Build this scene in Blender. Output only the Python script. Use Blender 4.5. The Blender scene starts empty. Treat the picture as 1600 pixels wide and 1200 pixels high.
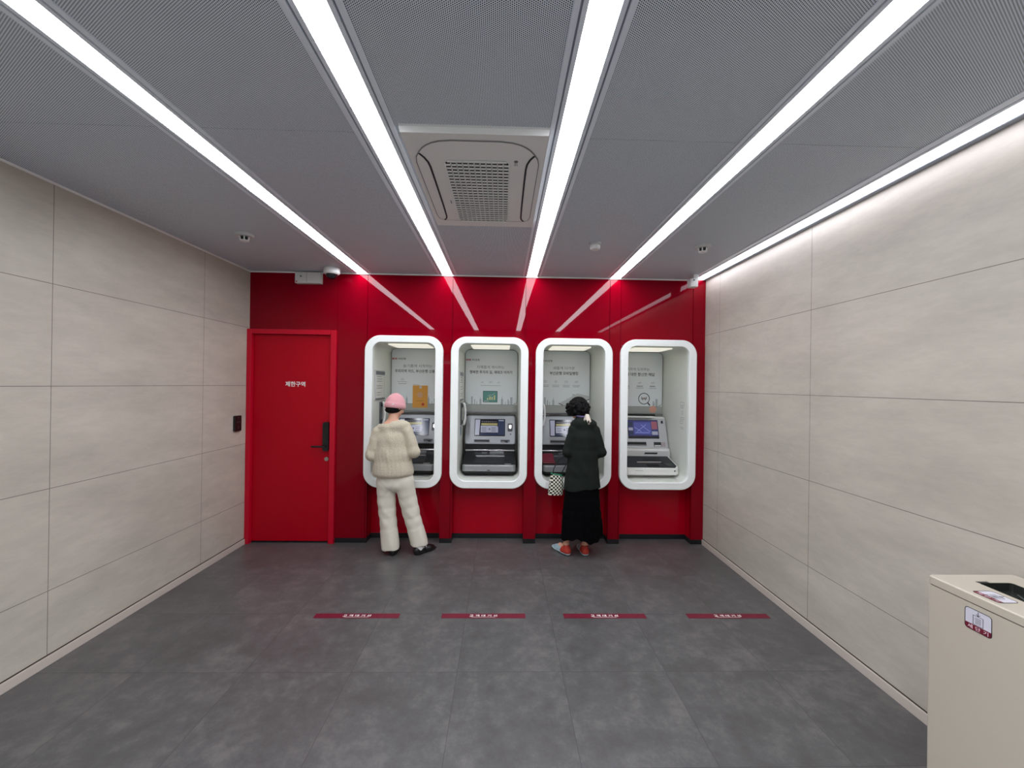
import bpy, bmesh, math, random
import numpy as np
from mathutils import Vector, Matrix

random.seed(4)
PI = math.pi
sc = bpy.context.scene
COL = sc.collection

# ------------------------------------------------------------------ camera
XL, XR, D, ZC, EYE = -2.5525, 2.0853, 4.1217, 2.7297, 1.6229
FPX, YAW, PITCH, ROLL = 630.87, .0231, .0016, .0138
cy_, sy_ = math.cos(YAW), math.sin(YAW)
fw = Vector((sy_*math.cos(PITCH), cy_*math.cos(PITCH), math.sin(PITCH)))
r0 = Vector((cy_, -sy_, 0)); u0 = r0.cross(fw)
rr = r0*math.cos(ROLL) + u0*math.sin(ROLL)
uu = -r0*math.sin(ROLL) + u0*math.cos(ROLL)
cd = bpy.data.cameras.new('camera'); cam = bpy.data.objects.new('camera', cd); COL.objects.link(cam)
cd.sensor_width = 36; cd.lens = FPX/1600*36; cd.clip_start = .02
M = Matrix(((rr.x, uu.x, -fw.x, 0), (rr.y, uu.y, -fw.y, 0), (rr.z, uu.z, -fw.z, EYE), (0, 0, 0, 1)))
cam.matrix_world = M
sc.camera = cam

# ------------------------------------------------------------------ world, exposure
w = bpy.data.worlds.new('world'); sc.world = w; w.use_nodes = True
w.node_tree.nodes['Background'].inputs[0].default_value = (.80, .90, 1.0, 1)
w.node_tree.nodes['Background'].inputs[1].default_value = 4.0
vs = sc.view_settings
vs.view_transform = 'Standard'; vs.look = 'None'; vs.exposure = 0; vs.gamma = 1; vs.use_curve_mapping = False
STRIP_LIGHT = 22
NICHE_LIGHT = .65

# ------------------------------------------------------------------ materials
MATS = {}
def srgb(c):
    return tuple(((v/255)/12.92 if v/255 <= .04045 else ((v/255+.055)/1.055)**2.4) for v in c)
def mat(name, col, rough=.5, metal=0, emit=None, estr=0, coat=0, spec=.5, noise=None, bump=None, sheen=0, alpha=None, trans=0):
    """col: sRGB 0-255.  noise=(scale, amount) varies the colour; bump=(scale, strength)"""
    if name in MATS: return MATS[name]
    m = bpy.data.materials.new(name); m.use_nodes = True
    nt = m.node_tree; b = nt.nodes['Principled BSDF']
    c = srgb(col)
    b.inputs['Base Color'].default_value = (*c, 1)
    b.inputs['Roughness'].default_value = rough
    b.inputs['Metallic'].default_value = metal
    b.inputs['Specular IOR Level'].default_value = spec
    b.inputs['Coat Weight'].default_value = coat
    b.inputs['Coat Roughness'].default_value = .03
    b.inputs['Sheen Weight'].default_value = sheen
    b.inputs['Transmission Weight'].default_value = trans
    if emit:
        b.inputs['Emission Color'].default_value = (*srgb(emit), 1)
        b.inputs['Emission Strength'].default_value = estr
    N = nt.nodes.new; L = nt.links.new
    tc = N('ShaderNodeTexCoord')
    if noise:
        n = N('ShaderNodeTexNoise'); n.inputs['Scale'].default_value = noise[0]; n.inputs['Detail'].default_value = 4
        L(tc.outputs['Object'], n.inputs['Vector'])
        mx = N('ShaderNodeMix'); mx.data_type = 'RGBA'
        mx.inputs['A'].default_value = (*[v*(1-noise[1]) for v in c], 1)
        mx.inputs['B'].default_value = (*[min(1, v*(1+noise[1])) for v in c], 1)
        L(n.outputs['Fac'], mx.inputs['Factor']); L(mx.outputs['Result'], b.inputs['Base Color'])
    if bump:
        n = N('ShaderNodeTexNoise'); n.inputs['Scale'].default_value = bump[0]; n.inputs['Detail'].default_value = 3
        L(tc.outputs['Object'], n.inputs['Vector'])
        bp = N('ShaderNodeBump'); bp.inputs['Strength'].default_value = bump[1]; bp.inputs['Distance'].default_value = .003
        L(n.outputs['Fac'], bp.inputs['Height']); L(bp.outputs['Normal'], b.inputs['Normal'])
    MATS[name] = m
    return m

def math_node(nt, op, a, b=None, c=None):
    n = nt.nodes.new('ShaderNodeMath'); n.operation = op
    for i, v in enumerate((a, b, c)):
        if v is None: continue
        if isinstance(v, (int, float)): n.inputs[i].default_value = v
        else: nt.links.new(v, n.inputs[i])
    return n.outputs[0]

def line_mask(nt, coord, pitch, phase, width):
    """1 on grid lines at phase + k*pitch"""
    t = math_node(nt, 'DIVIDE', math_node(nt, 'SUBTRACT', coord, phase - pitch*.5), pitch)
    f = math_node(nt, 'ABSOLUTE', math_node(nt, 'SUBTRACT', math_node(nt, 'FRACT', t), .5))
    return math_node(nt, 'LESS_THAN', math_node(nt, 'MULTIPLY', f, pitch), width*.5)

def stone_wall_mat(name, ypos):
    m = bpy.data.materials.new(name); m.use_nodes = True; nt = m.node_tree; b = nt.nodes['Principled BSDF']
    N = nt.nodes.new; L = nt.links.new
    g = N('ShaderNodeNewGeometry'); s = N('ShaderNodeSeparateXYZ'); L(g.outputs['Position'], s.inputs[0])
    a = line_mask(nt, s.outputs['Y'], 1.158, ypos, .0032)
    c = line_mask(nt, s.outputs['Z'], .579, 1.5785, .0034)
    ln = math_node(nt, 'MAXIMUM', a, c)
    mp = N('ShaderNodeMapping'); mp.inputs['Scale'].default_value = (1, .9, 2.6); L(g.outputs['Position'], mp.inputs['Vector'])
    n = N('ShaderNodeTexNoise'); n.inputs['Scale'].default_value = 1.6; n.inputs['Detail'].default_value = 7; n.inputs['Roughness'].default_value = .6
    L(mp.outputs[0], n.inputs['Vector'])
    cr = N('ShaderNodeValToRGB'); e = cr.color_ramp.elements
    e[0].position = .3; e[0].color = (*srgb((180, 172, 160)), 1); e[1].position = .72; e[1].color = (*srgb((199, 191, 178)), 1)
    L(n.outputs['Fac'], cr.inputs[0])
    n2 = N('ShaderNodeTexNoise'); n2.inputs['Scale'].default_value = 5; n2.inputs['Detail'].default_value = 9; n2.inputs['Roughness'].default_value = .7
    mp2 = N('ShaderNodeMapping'); mp2.inputs['Scale'].default_value = (1, 1.2, 4); L(g.outputs['Position'], mp2.inputs['Vector']); L(mp2.outputs[0], n2.inputs['Vector'])
    cr2 = N('ShaderNodeValToRGB'); e = cr2.color_ramp.elements
    e[0].position = .42; e[0].color = (.93, .93, .93, 1); e[1].position = .58; e[1].color = (1, 1, 1, 1)
    L(n2.outputs['Fac'], cr2.inputs[0])
    mu = N('ShaderNodeMix'); mu.data_type = 'RGBA'; mu.blend_type = 'MULTIPLY'; mu.inputs['Factor'].default_value = 1
    L(cr.outputs[0], mu.inputs['A']); L(cr2.outputs[0], mu.inputs['B'])
    mx = N('ShaderNodeMix'); mx.data_type = 'RGBA'; mx.inputs['B'].default_value = (*srgb((105, 96, 88)), 1)
    L(ln, mx.inputs['Factor']); L(mu.outputs['Result'], mx.inputs['A'])
    L(mx.outputs['Result'], b.inputs['Base Color'])
    b.inputs['Roughness'].default_value = .42; b.inputs['Specular IOR Level'].default_value = .4
    bp = N('ShaderNodeBump'); bp.inputs['Strength'].default_value = .12; bp.inputs['Distance'].default_value = .002
    L(n2.outputs['Fac'], bp.inputs['Height']); L(bp.outputs['Normal'], b.inputs['Normal'])
    return m

def floor_mat():
    m = bpy.data.materials.new('dark_stone_floor_tile'); m.use_nodes = True; nt = m.node_tree; b = nt.nodes['Principled BSDF']
    N = nt.nodes.new; L = nt.links.new
    g = N('ShaderNodeNewGeometry'); s = N('ShaderNodeSeparateXYZ'); L(g.outputs['Position'], s.inputs[0])
    ln = math_node(nt, 'MAXIMUM', line_mask(nt, s.outputs['X'], .592, .358, .0026), line_mask(nt, s.outputs['Y'], .577, 2.283, .0026))
    # tile index shifts the pattern a little from tile to tile
    tx = math_node(nt, 'FLOOR', math_node(nt, 'DIVIDE', math_node(nt, 'SUBTRACT', s.outputs['X'], .358), .592))
    ty = math_node(nt, 'FLOOR', math_node(nt, 'DIVIDE', math_node(nt, 'SUBTRACT', s.outputs['Y'], 2.283), .577))
    off = math_node(nt, 'ADD', math_node(nt, 'MULTIPLY', tx, 3.7), math_node(nt, 'MULTIPLY', ty, 7.3))
    cb = N('ShaderNodeCombineXYZ'); L(s.outputs['X'], cb.inputs[0]); L(s.outputs['Y'], cb.inputs[1]); L(off, cb.inputs[2])
    n1 = N('ShaderNodeTexNoise'); n1.inputs['Scale'].default_value = 2.6; n1.inputs['Detail'].default_value = 9; n1.inputs['Roughness'].default_value = .68; n1.inputs['Distortion'].default_value = .4
    L(cb.outputs[0], n1.inputs['Vector'])
    n2 = N('ShaderNodeTexNoise'); n2.inputs['Scale'].default_value = 11; n2.inputs['Detail'].default_value = 9; n2.inputs['Roughness'].default_value = .75
    L(cb.outputs[0], n2.inputs['Vector'])
    mixn = math_node(nt, 'ADD', math_node(nt, 'MULTIPLY', n1.outputs['Fac'], .42), math_node(nt, 'MULTIPLY', n2.outputs['Fac'], .58))
    cr = N('ShaderNodeValToRGB'); e = cr.color_ramp.elements
    e[0].position = .39; e[0].color = (*srgb((74, 72, 71)), 1); e[1].position = .62; e[1].color = (*srgb((102, 99, 97)), 1)
    k = e.new(.5); k.color = (*srgb((83, 82, 82)), 1)
    L(mixn, cr.inputs[0])
    mx = N('ShaderNodeMix'); mx.data_type = 'RGBA'; mx.inputs['B'].default_value = (*srgb((48, 46, 46)), 1)
    L(math_node(nt, 'MULTIPLY', ln, .75), mx.inputs['Factor']); L(cr.outputs[0], mx.inputs['A']); L(mx.outputs['Result'], b.inputs['Base Color'])
    ro = N('ShaderNodeMapRange'); ro.inputs['To Min'].default_value = .24; ro.inputs['To Max'].default_value = .44
    L(n2.outputs['Fac'], ro.inputs['Value']); L(ro.outputs[0], b.inputs['Roughness'])
    bp = N('ShaderNodeBump'); bp.inputs['Strength'].default_value = .25; bp.inputs['Distance'].default_value = .002
    L(mixn, bp.inputs['Height']); L(bp.outputs['Normal'], b.inputs['Normal'])
    return m

def perforated_mat():
    m = bpy.data.materials.new('perforated_metal'); m.use_nodes = True; nt = m.node_tree; b = nt.nodes['Principled BSDF']
    N = nt.nodes.new; L = nt.links.new
    g = N('ShaderNodeNewGeometry')
    P = (.0124, .00716, 1.0)
    def lattice(ox, oy):
        a = N('ShaderNodeVectorMath'); a.operation = 'ADD'; L(g.outputs['Position'], a.inputs[0]); a.inputs[1].default_value = (ox + 10, oy + 10, 0)
        d = N('ShaderNodeVectorMath'); d.operation = 'DIVIDE'; L(a.outputs[0], d.inputs[0]); d.inputs[1].default_value = P
        f = N('ShaderNodeVectorMath'); f.operation = 'FRACTION'; L(d.outputs[0], f.inputs[0])
        s = N('ShaderNodeVectorMath'); s.operation = 'SUBTRACT'; L(f.outputs[0], s.inputs[0]); s.inputs[1].default_value = (.5, .5, 0)
        q = N('ShaderNodeVectorMath'); q.operation = 'MULTIPLY'; L(s.outputs[0], q.inputs[0]); q.inputs[1].default_value = (P[0], P[1], 0)
        l = N('ShaderNodeVectorMath'); l.operation = 'LENGTH'; L(q.outputs[0], l.inputs[0])
        return l.outputs['Value']
    d = math_node(nt, 'MINIMUM', lattice(0, 0), lattice(P[0]/2, P[1]/2))
    hole = math_node(nt, 'LESS_THAN', d, .0021)
    mx = N('ShaderNodeMix'); mx.data_type = 'RGBA'
    mx.inputs['A'].default_value = (*srgb((220, 228, 238)), 1); mx.inputs['B'].default_value = (*srgb((20, 23, 27)), 1)
    L(hole, mx.inputs['Factor']); L(mx.outputs['Result'], b.inputs['Base Color'])
    b.inputs['Roughness'].default_value = .5; b.inputs['Metallic'].default_value = 0.0; b.inputs['Specular IOR Level'].default_value = .35
    return m

def knit_mat(name, col, col2, scale):
    m = bpy.data.materials.new(name); m.use_nodes = True; nt = m.node_tree; b = nt.nodes['Principled BSDF']
    N = nt.nodes.new; L = nt.links.new
    tc = N('ShaderNodeTexCoord')
    mp = N('ShaderNodeMapping'); mp.inputs['Scale'].default_value = (1, 1, .55); L(tc.outputs['Object'], mp.inputs['Vector'])
    n = N('ShaderNodeTexNoise'); n.inputs['Scale'].default_value = scale; n.inputs['Detail'].default_value = 4; L(mp.outputs[0], n.inputs['Vector'])
    cr = N('ShaderNodeValToRGB'); e = cr.color_ramp.elements
    e[0].position = .3; e[0].color = (*srgb(col2), 1); e[1].position = .7; e[1].color = (*srgb(col), 1); L(n.outputs['Fac'], cr.inputs[0])
    L(cr.outputs[0], b.inputs['Base Color']); b.inputs['Roughness'].default_value = .95; b.inputs['Sheen Weight'].default_value = .25
    b.inputs['Specular IOR Level'].default_value = .15
    bp = N('ShaderNodeBump'); bp.inputs['Strength'].default_value = .7; bp.inputs['Distance'].default_value = .006
    L(n.outputs['Fac'], bp.inputs['Height']); L(bp.outputs['Normal'], b.inputs['Normal'])
    return m

def hounds_mat():
    m = bpy.data.materials.new('black_cream_check_cloth'); m.use_nodes = True; nt = m.node_tree; b = nt.nodes['Principled BSDF']
    N = nt.nodes.new; L = nt.links.new
    tc = N('ShaderNodeTexCoord'); s = N('ShaderNodeSeparateXYZ'); L(tc.outputs['Object'], s.inputs[0])
    # slanted checks like a large houndstooth
    x = math_node(nt, 'ADD', math_node(nt, 'ADD', s.outputs['X'], math_node(nt, 'MULTIPLY', s.outputs['Y'], .8)), math_node(nt, 'MULTIPLY', s.outputs['Z'], -.12))
    a = math_node(nt, 'LESS_THAN', math_node(nt, 'FRACT', math_node(nt, 'ADD', math_node(nt, 'DIVIDE', x, .0350), 20)), .5)
    c = math_node(nt, 'LESS_THAN', math_node(nt, 'FRACT', math_node(nt, 'ADD', math_node(nt, 'DIVIDE', s.outputs['Z'], .0350), 20)), .5)
    fac = math_node(nt, 'ABSOLUTE', math_node(nt, 'SUBTRACT', a, c))
    mx = N('ShaderNodeMix'); mx.data_type = 'RGBA'
    mx.inputs['A'].default_value = (*srgb((16, 26, 22)), 1); mx.inputs['B'].default_value = (*srgb((226, 222, 205)), 1)
    L(fac, mx.inputs['Factor']); L(mx.outputs['Result'], b.inputs['Base Color']); b.inputs['Roughness'].default_value = .9
    return m

RED = mat('glossy_red_glass_panel', (128, 0, 20), .012, coat=.0, spec=.20)
RED_IN = mat('red_painted_panel', (174, 0, 28), .10, spec=.25)
RED_DOOR = mat('satin_red_paint', (172, 0, 26), .42, spec=.2, noise=(9, .04), bump=(220, .05))
RED_FRAME = mat('red_painted_frame', (190, 8, 40), .35, spec=.3)
BLACK = mat('black_skirting', (22, 24, 28), .35)
DARK = mat('dark_void', (12, 12, 14), .7)
WHITE = mat('white_gloss_surround', (246, 250, 247), .25)
NICHE = mat('niche_grey_white', (222, 225, 216), .4, noise=(3, .03))
POSTER = mat('poster_pale_grey', (222, 229, 230), .35)
STONE_L = stone_wall_mat('beige_stone_panel_left', 2.343)
STONE_R = stone_wall_mat('beige_stone_panel_right', 2.691)
FLOOR = floor_mat()
PERF = perforated_mat()
ALU = mat('painted_aluminium', (226, 232, 242), .35)
ALU_D = mat('aluminium_groove_shade', (150, 156, 168), .4)
LIGHT = mat('light_diffuser', (255, 255, 255), .4, emit=(244, 248, 255), estr=STRIP_LIGHT)
LIGHT5 = mat('slim_light_diffuser', (255, 255, 255), .4, emit=(240, 242, 255), estr=STRIP_LIGHT*.36)
NLIGHT = mat('niche_light_diffuser', (240, 236, 226), .5, emit=(255, 250, 235), estr=NICHE_LIGHT)
PLAST = mat('white_plastic', (222, 222, 220), .4)
PLAST_G = mat('grey_white_plastic', (196, 196, 196), .45)
ACP = mat('air_conditioner_plastic', (226, 224, 221), .45)
BLK = mat('black_plastic', (18, 18, 20), .3)
BLKM = mat('black_matt', (14, 14, 15), .7)
GLASSB = mat('dark_dome_plastic', (20, 20, 26), .06)
SIL = mat('silver_plastic', (128, 130, 133), .32, metal=.35)
SILD = mat('dark_silver_plastic', (96, 98, 102), .3, metal=.4)
CHROME = mat('brushed_chrome', (210, 210, 212), .18, metal=.9)
CHAR = mat('charcoal_plastic', (24, 26, 29), .35)
SLATE = mat('slate_keypad', (40, 42, 47), .35)
TXT_W = mat('white_lettering', (240, 238, 236), .5)
TXT_K = mat('dark_lettering', (26, 28, 32), .6)
TXT_G = mat('grey_lettering', (112, 118, 124), .6)
TXT_R = mat('red_lettering', (178, 20, 40), .6)
PRINT_SKY = mat('printed_skyline_grey', (172, 180, 182), .6)
PRINT_BAND = mat('printed_band_grey', (164, 168, 162), .5)
MAROON = mat('maroon_film', (106, 14, 40), .45)
SKIN = mat('skin', (214, 164, 138), .5, noise=(8, .05))
HAIR = mat('black_hair', (7, 6, 7), .6, bump=(120, .8), spec=.15)
BINM = mat('cream_painted_metal', (188, 178, 162), .38, bump=(400, .05))
SCR_N = mat('screen_navy', (40, 48, 70), .12, emit=(34, 42, 70), estr=.4)
SCR_D = mat('screen_dark', (16, 18, 26), .1, emit=(30, 30, 40), estr=.3)
SCR_Y = mat('screen_yellow', (150, 140, 90), .15, emit=(120, 114, 76), estr=.4)
SCR_G = mat('screen_grey', (130, 132, 146), .15, emit=(150, 152, 172), estr=.4)
SCR_B = mat('screen_blue', (50, 56, 110), .12, emit=(80, 86, 150), estr=.5)
SCR_R = mat('screen_rose', (120, 70, 84), .15, emit=(128, 72, 84), estr=.5)

# ------------------------------------------------------------------ object helpers
def link(name, me, material, parent=None, smooth=False, autosmooth=None):
    o = bpy.data.objects.new(name, me); COL.objects.link(o)
    if material is not None and not me.materials:
        for mm in (material if isinstance(material, (list, tuple)) else [material]): me.materials.append(mm)
    if parent is not None: o.parent = parent
    if smooth:
        me.polygons.foreach_set('use_smooth', [True]*len(me.polygons))
        if autosmooth: me.set_sharp_from_angle(angle=math.radians(autosmooth))
    return o
def obj(name, bm, material, parent=None, smooth=False, autosmooth=None):
    bmesh.ops.recalc_face_normals(bm, faces=bm.faces)
    me = bpy.data.meshes.new(name); bm.to_mesh(me); bm.free()
    return link(name, me, material, parent, smooth, autosmooth)
def thing(name, label, cat, loc=(0, 0, 0), rotz=0, group=None):
    o = bpy.data.objects.new(name, None); COL.objects.link(o); o.empty_display_size = .1
    o.location = loc; o.rotation_euler = (0, 0, rotz); return tag(o, label, cat, group)
def tag(o, label, cat, group=None):
    o['label'] = label; o['category'] = cat
    if group: o['group'] = group
    return o
def struct(name, bm, m, parent=None, smooth=False):
    o = obj(name, bm, m, parent, smooth)
    if parent is None: o['kind'] = 'structure'
    return o
def nb(): return bmesh.new()

def box(bm, x0, x1, y0, y1, z0, z1, bev=0, seg=2):
    vs_ = [bm.verts.new(p) for p in ((x0, y0, z0), (x1, y0, z0), (x1, y1, z0), (x0, y1, z0), (x0, y0, z1), (x1, y0, z1), (x1, y1, z1), (x0, y1, z1))]
    fs = [bm.faces.new([vs_[i] for i in q]) for q in ((3, 2, 1, 0), (4, 5, 6, 7), (0, 1, 5, 4), (1, 2, 6, 5), (2, 3, 7, 6), (3, 0, 4, 7))]
    if bev:
        es = set(e for f in fs for e in f.edges)
        bmesh.ops.bevel(bm, geom=list(es), offset=bev, segments=seg, affect='EDGES', profile=.5)
    return bm
def B(*a, **k): return box(nb(), *a, **k)

def rrect(x0, x1, z0, z1, r, n=8):
    pts = []
    for cx, cz, a0 in ((x1-r, z0+r, -90), (x1-r, z1-r, 0), (x0+r, z1-r, 90), (x0+r, z0+r, 180)):
        for i in range(n+1):
            a = math.radians(a0 + 90*i/n); pts.append((cx + r*math.cos(a), cz + r*math.sin(a)))
    return pts
def prism(bm, pts, t, a, b, caps=True):
    """extrude the 2D outline pts from a to b; t maps (u, v, w) to xyz"""
    A = [bm.verts.new(t(u, v, a)) for u, v in pts]; Bv = [bm.verts.new(t(u, v, b)) for u, v in pts]
    n = len(pts)
    for i in range(n): bm.faces.new((A[i], A[(i+1) % n], Bv[(i+1) % n], Bv[i]))
    if caps: bm.faces.new(A[::-1]); bm.faces.new(Bv)
    return bm
def ring(bm, po, pi, t, a, b):
    n = len(po)
    V = [[bm.verts.new(t(u, v, w)) for u, v in P] for P in (po, pi) for w in (a, b)]   # oa ob ia ib
    for i in range(n):
        j = (i+1) % n
        bm.faces.new((V[0][i], V[0][j], V[1][j], V[1][i])); bm.faces.new((V[2][j], V[2][i], V[3][i], V[3][j]))
        bm.faces.new((V[0][i], V[2][i], V[2][j], V[0][j])); bm.faces.new((V[1][j], V[3][j], V[3][i], V[1][i]))
    return bm
XZ = lambda u, v, w_: (u, w_, v)       # outline in X-Z, depth in Y
XY = lambda u, v, w_: (u, v, w_)
YZ = lambda u, v, w_: (w_, u, v)
def lathe(bm, prof, c=(0, 0, 0), n=32, sx=1, sy=1, close=True):
    R_ = []
    for r, z in prof:
        if r < 1e-6: R_.append([bm.verts.new((c[0], c[1], c[2]+z))]*n)
        else: R_.append([bm.verts.new((c[0]+sx*r*math.cos(2*PI*i/n), c[1]+sy*r*math.sin(2*PI*i/n), c[2]+z)) for i in range(n)])
    for a, b in zip(R_, R_[1:]):
        for i in range(n):
            j = (i+1) % n; q = []
            for v in (a[i], a[j], b[j], b[i]):
                if v not in q: q.append(v)
            if len(q) > 2: bm.faces.new(q)
    return bm
def cyl(bm, a, b, r, r2=None, n=16):
    a, b = Vector(a), Vector(b); d = (b-a).normalized(); s = d.orthogonal().normalized(); t = d.cross(s); r2 = r if r2 is None else r2
    A = [bm.verts.new(a + r*(s*math.cos(2*PI*i/n) + t*math.sin(2*PI*i/n))) for i in range(n)]
    C = [bm.verts.new(b + r2*(s*math.cos(2*PI*i/n) + t*math.sin(2*PI*i/n))) for i in range(n)]
    for i in range(n): bm.faces.new((A[i], A[(i+1) % n], C[(i+1) % n], C[i]))
    bm.faces.new(A[::-1]); bm.faces.new(C); return bm
def tube(bm, path, r, n=8):
    P = [Vector(p) for p in path]; prev = None; s = None
    for i, p in enumerate(P):
        d = (P[min(i+1, len(P)-1)] - P[max(i-1, 0)]).normalized()
        if s is None: s = d.orthogonal().normalized()
        s = (s - d*s.dot(d)).normalized(); t = d.cross(s)
        rad = r[i] if isinstance(r, (list, tuple)) else r
        R_ = [bm.verts.new(p + rad*(s*math.cos(2*PI*k/n) + t*math.sin(2*PI*k/n))) for k in range(n)]
        if prev:
            for k in range(n): bm.faces.new((prev[k], prev[(k+1) % n], R_[(k+1) % n], R_[k]))
        else: bm.faces.new(R_[::-1])
        prev = R_
    bm.faces.new(prev); return bm
def ribbon(bm, pts, t, w_, a, b, closed=False):
    """stroke of width w_ along 2D pts, with depth a..b"""
    n = len(pts); Lf, Rt = [], []
    for i, p in enumerate(pts):
        q0 = pts[(i-1) % n] if closed or i > 0 else p; q1 = pts[(i+1) % n] if closed or i < n-1 else p
        dx, dy = q1[0]-q0[0], q1[1]-q0[1]; l = math.hypot(dx, dy) or 1
        nx, ny = -dy/l*w_/2, dx/l*w_/2
        Lf.append((p[0]+nx, p[1]+ny)); Rt.append((p[0]-nx, p[1]-ny))
    for i in range(n if closed else n-1):
        j = (i+1) % n
        prism(bm, [Lf[i], Lf[j], Rt[j], Rt[i]], t, a, b)
    return bm
def disc(cx, cz, r, n=28): return [(cx+r*math.cos(2*PI*i/n), cz+r*math.sin(2*PI*i/n)) for i in range(n)]

def text(name, s, material, parent, t, x0, x1, z, h=None, depth=(0, .0006), bold=0, align='C'):
    """flat lettering: fitted to x0..x1 (h = cap height or natural), baseline z; t maps (u, v, w)"""
    cu = bpy.data.curves.new('lettering', 'FONT'); cu.body = s; cu.size = 1; cu.offset = bold; cu.resolution_u = 3
    to = bpy.data.objects.new('lettering', cu); COL.objects.link(to)
    bpy.context.view_layer.update()
    me0 = bpy.data.meshes.new_from_object(to.evaluated_get(bpy.context.evaluated_depsgraph_get()))
    bpy.data.objects.remove(to); bpy.data.curves.remove(cu)
    xs = [v.co.x for v in me0.vertices]; ys = [v.co.y for v in me0.vertices]
    sx = (x1-x0)/(max(xs)-min(xs)); sy = h/(max(ys)-min(ys)) if h else sx
    mnx, mny = min(xs), min(ys)
    for v in me0.vertices:
        v.co = Vector(t(x0 + (v.co.x-mnx)*sx, z + (v.co.y-mny)*sy, depth[1]))
    me0.materials.clear()
    me0.update()
    return link(name, me0, material, parent)

# ------------------------------------------------------------------ setting
YB = -.25      # the open front of the room, behind the camera
struct('floor', B(XL-.15, XR+.15, YB-.15, D+.75, -.12, 0), FLOOR)
struct('wall_left', B(XL-.15, XL, YB, D+.75, 0, ZC+.15), STONE_L)
struct('wall_right', B(XR, XR+.15, YB, D+.75, 0, ZC+.15), STONE_R)
for side, x, s in (('left', XL, 1), ('right', XR, -1)):
    bm = nb(); x0, x1 = sorted((x, x+s*.012)); box(bm, x0, x1, YB, D-.045 if side == 'left' else D, 0, .052, .002)
    ob = struct('baseboard_'+side, bm, mat('stone_skirting', (196, 184, 174), .45))
    x0, x1 = sorted((x, x+s*.002))
    o = obj('shadow_gap', B(x0, x1, YB, D-.045 if side == 'left' else D, .053, .060), mat('gap_brown', (62, 54, 48), .7), ob)

# ceiling: perforated panels between the light channels
strips = [(-1.430, .0485, .093), (-.5735, .0485, .0945), (.2825, .0485, .0915), (1.1405, .0485, .0895)]
fl = [(c-w2, c+w2) for c, _, w2 in strips] + [(1.898, XR)]
bays = []; x = XL
for a, b in fl: bays.append((x, a)); x = b
bm = nb()
for a, b in bays:
    for y0, y1 in ((-.04, 1.7975), (1.8005, D)):
        box(bm, a, b, y0, y1, ZC, ZC+.012)
struct('ceiling', bm, PERF)
struct('trim_1', B(XL-.1, XR+.1, -.06, D+.7, ZC+.06, ZC+.12), DARK)               # dark plenum above the panels
bm = nb()
box(bm, XL, XL+.010, -.04, D, ZC-.012, ZC-.0005); box(bm, XL+.010, 1.898, D-.012, D, ZC-.012, ZC-.0005)
struct('trim_2', bm, mat('light_cornice', (242, 242, 240), .5))

def ceiling_strip(c, hw, fw_, label, wallside=False):
    t = thing('light_strip', label, 'ceiling light', (c, (D-.04)/2, ZC), 0, 'long white light strips recessed in the ceiling')
    L_ = (D+.04)/2
    y0, y1 = -L_, L_ - .002
    obj('diffuser', B(-hw, hw, y0, y1, -.001, .010), (LIGHT5 if wallside else LIGHT), t)
    bm = nb()
    for s in ((-1,) if wallside else (-1, 1)):
        a, b = sorted((s*hw, s*(hw+.016))); box(bm, a, b, y0, y1, -.004, .02)
        a, b = sorted((s*(hw+.024), s*fw_)); box(bm, a, b, y0, y1, -.004, .02)
    if wallside:
        box(bm, hw, hw+.004, y0, y1, -.004, .02)
    obj('channel', bm, ALU, t)
    bm = nb()
    for s in ((-1,) if wallside else (-1, 1)):
        a, b = sorted((s*(hw+.016), s*(hw+.024))); box(bm, a, b, y0, y1, .004, .02)
    if wallside: box(bm, hw+.004, XR-c-.0005, y0, y1, -.006, .02)  # wall-side lip: its shade is put into the darker grey
    obj('channel_groove', bm, ALU_D, t)
    return t
names_ = ['leftmost long white ceiling light strip, ending above the red door side of the red wall',
          'white ceiling light strip running just left of the air conditioner',
          'white ceiling light strip running just right of the air conditioner',
          'white ceiling light strip between the two right-hand ceiling detectors']
for (c, hw, fw_), nm in zip(strips, names_): ceiling_strip(c, hw, fw_, nm)
ceiling_strip(2.002, .045, .104, 'narrow white light strip along the top of the right stone wall', True)

# back wall: red glass panels, pilasters and recesses
NC = [-.996, -.1335, .7245, 1.5905]            # niche centres
HW_O, HW_I = .391, .3145                          # half widths of the white frame, outer and inner
recess = [(-1.36, -.624), (-.501, .229), (.353, 1.097), (1.216, 1.96)]
bm = nb()
g = .0018
seams = [-1.679, -1.378, -.519, .225, 1.091, 1.205, 1.956, XR]
# upper panels: above frames
box(bm, XL, -1.679, D, D+.04, 2.1455, ZC+.02)
tilt = [0, .0022, -.003, .003, .004, .004, .0]
edges_all = seams
cols = [(-1.679, -1.36)] + [(a[1], b[0]) for a, b in zip(recess, recess[1:])] + [(1.96, XR)]
for k in range(len(seams)-1):
    a, b = seams[k]+g, seams[k+1]-g; ty = tilt[k]*(b-a)
    prism(bm, [(a, D+(abs(ty) if ty < 0 else 0)), (b, D+(abs(ty) if ty > 0 else 0)), (b, D+.04), (a, D+.04)], XY, 2.042, ZC+.02)
for a, b in cols:
    cuts = [a] + [s for s in seams if a+.01 < s < b-.01] + [b]
    for p, q in zip(cuts, cuts[1:]):
        box(bm, p+(g if p != a else 0), q-(g if q != b else 0), D, D+.04, .05, 2.042)
struct('wall_back', bm, RED)
bm = nb()
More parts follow.
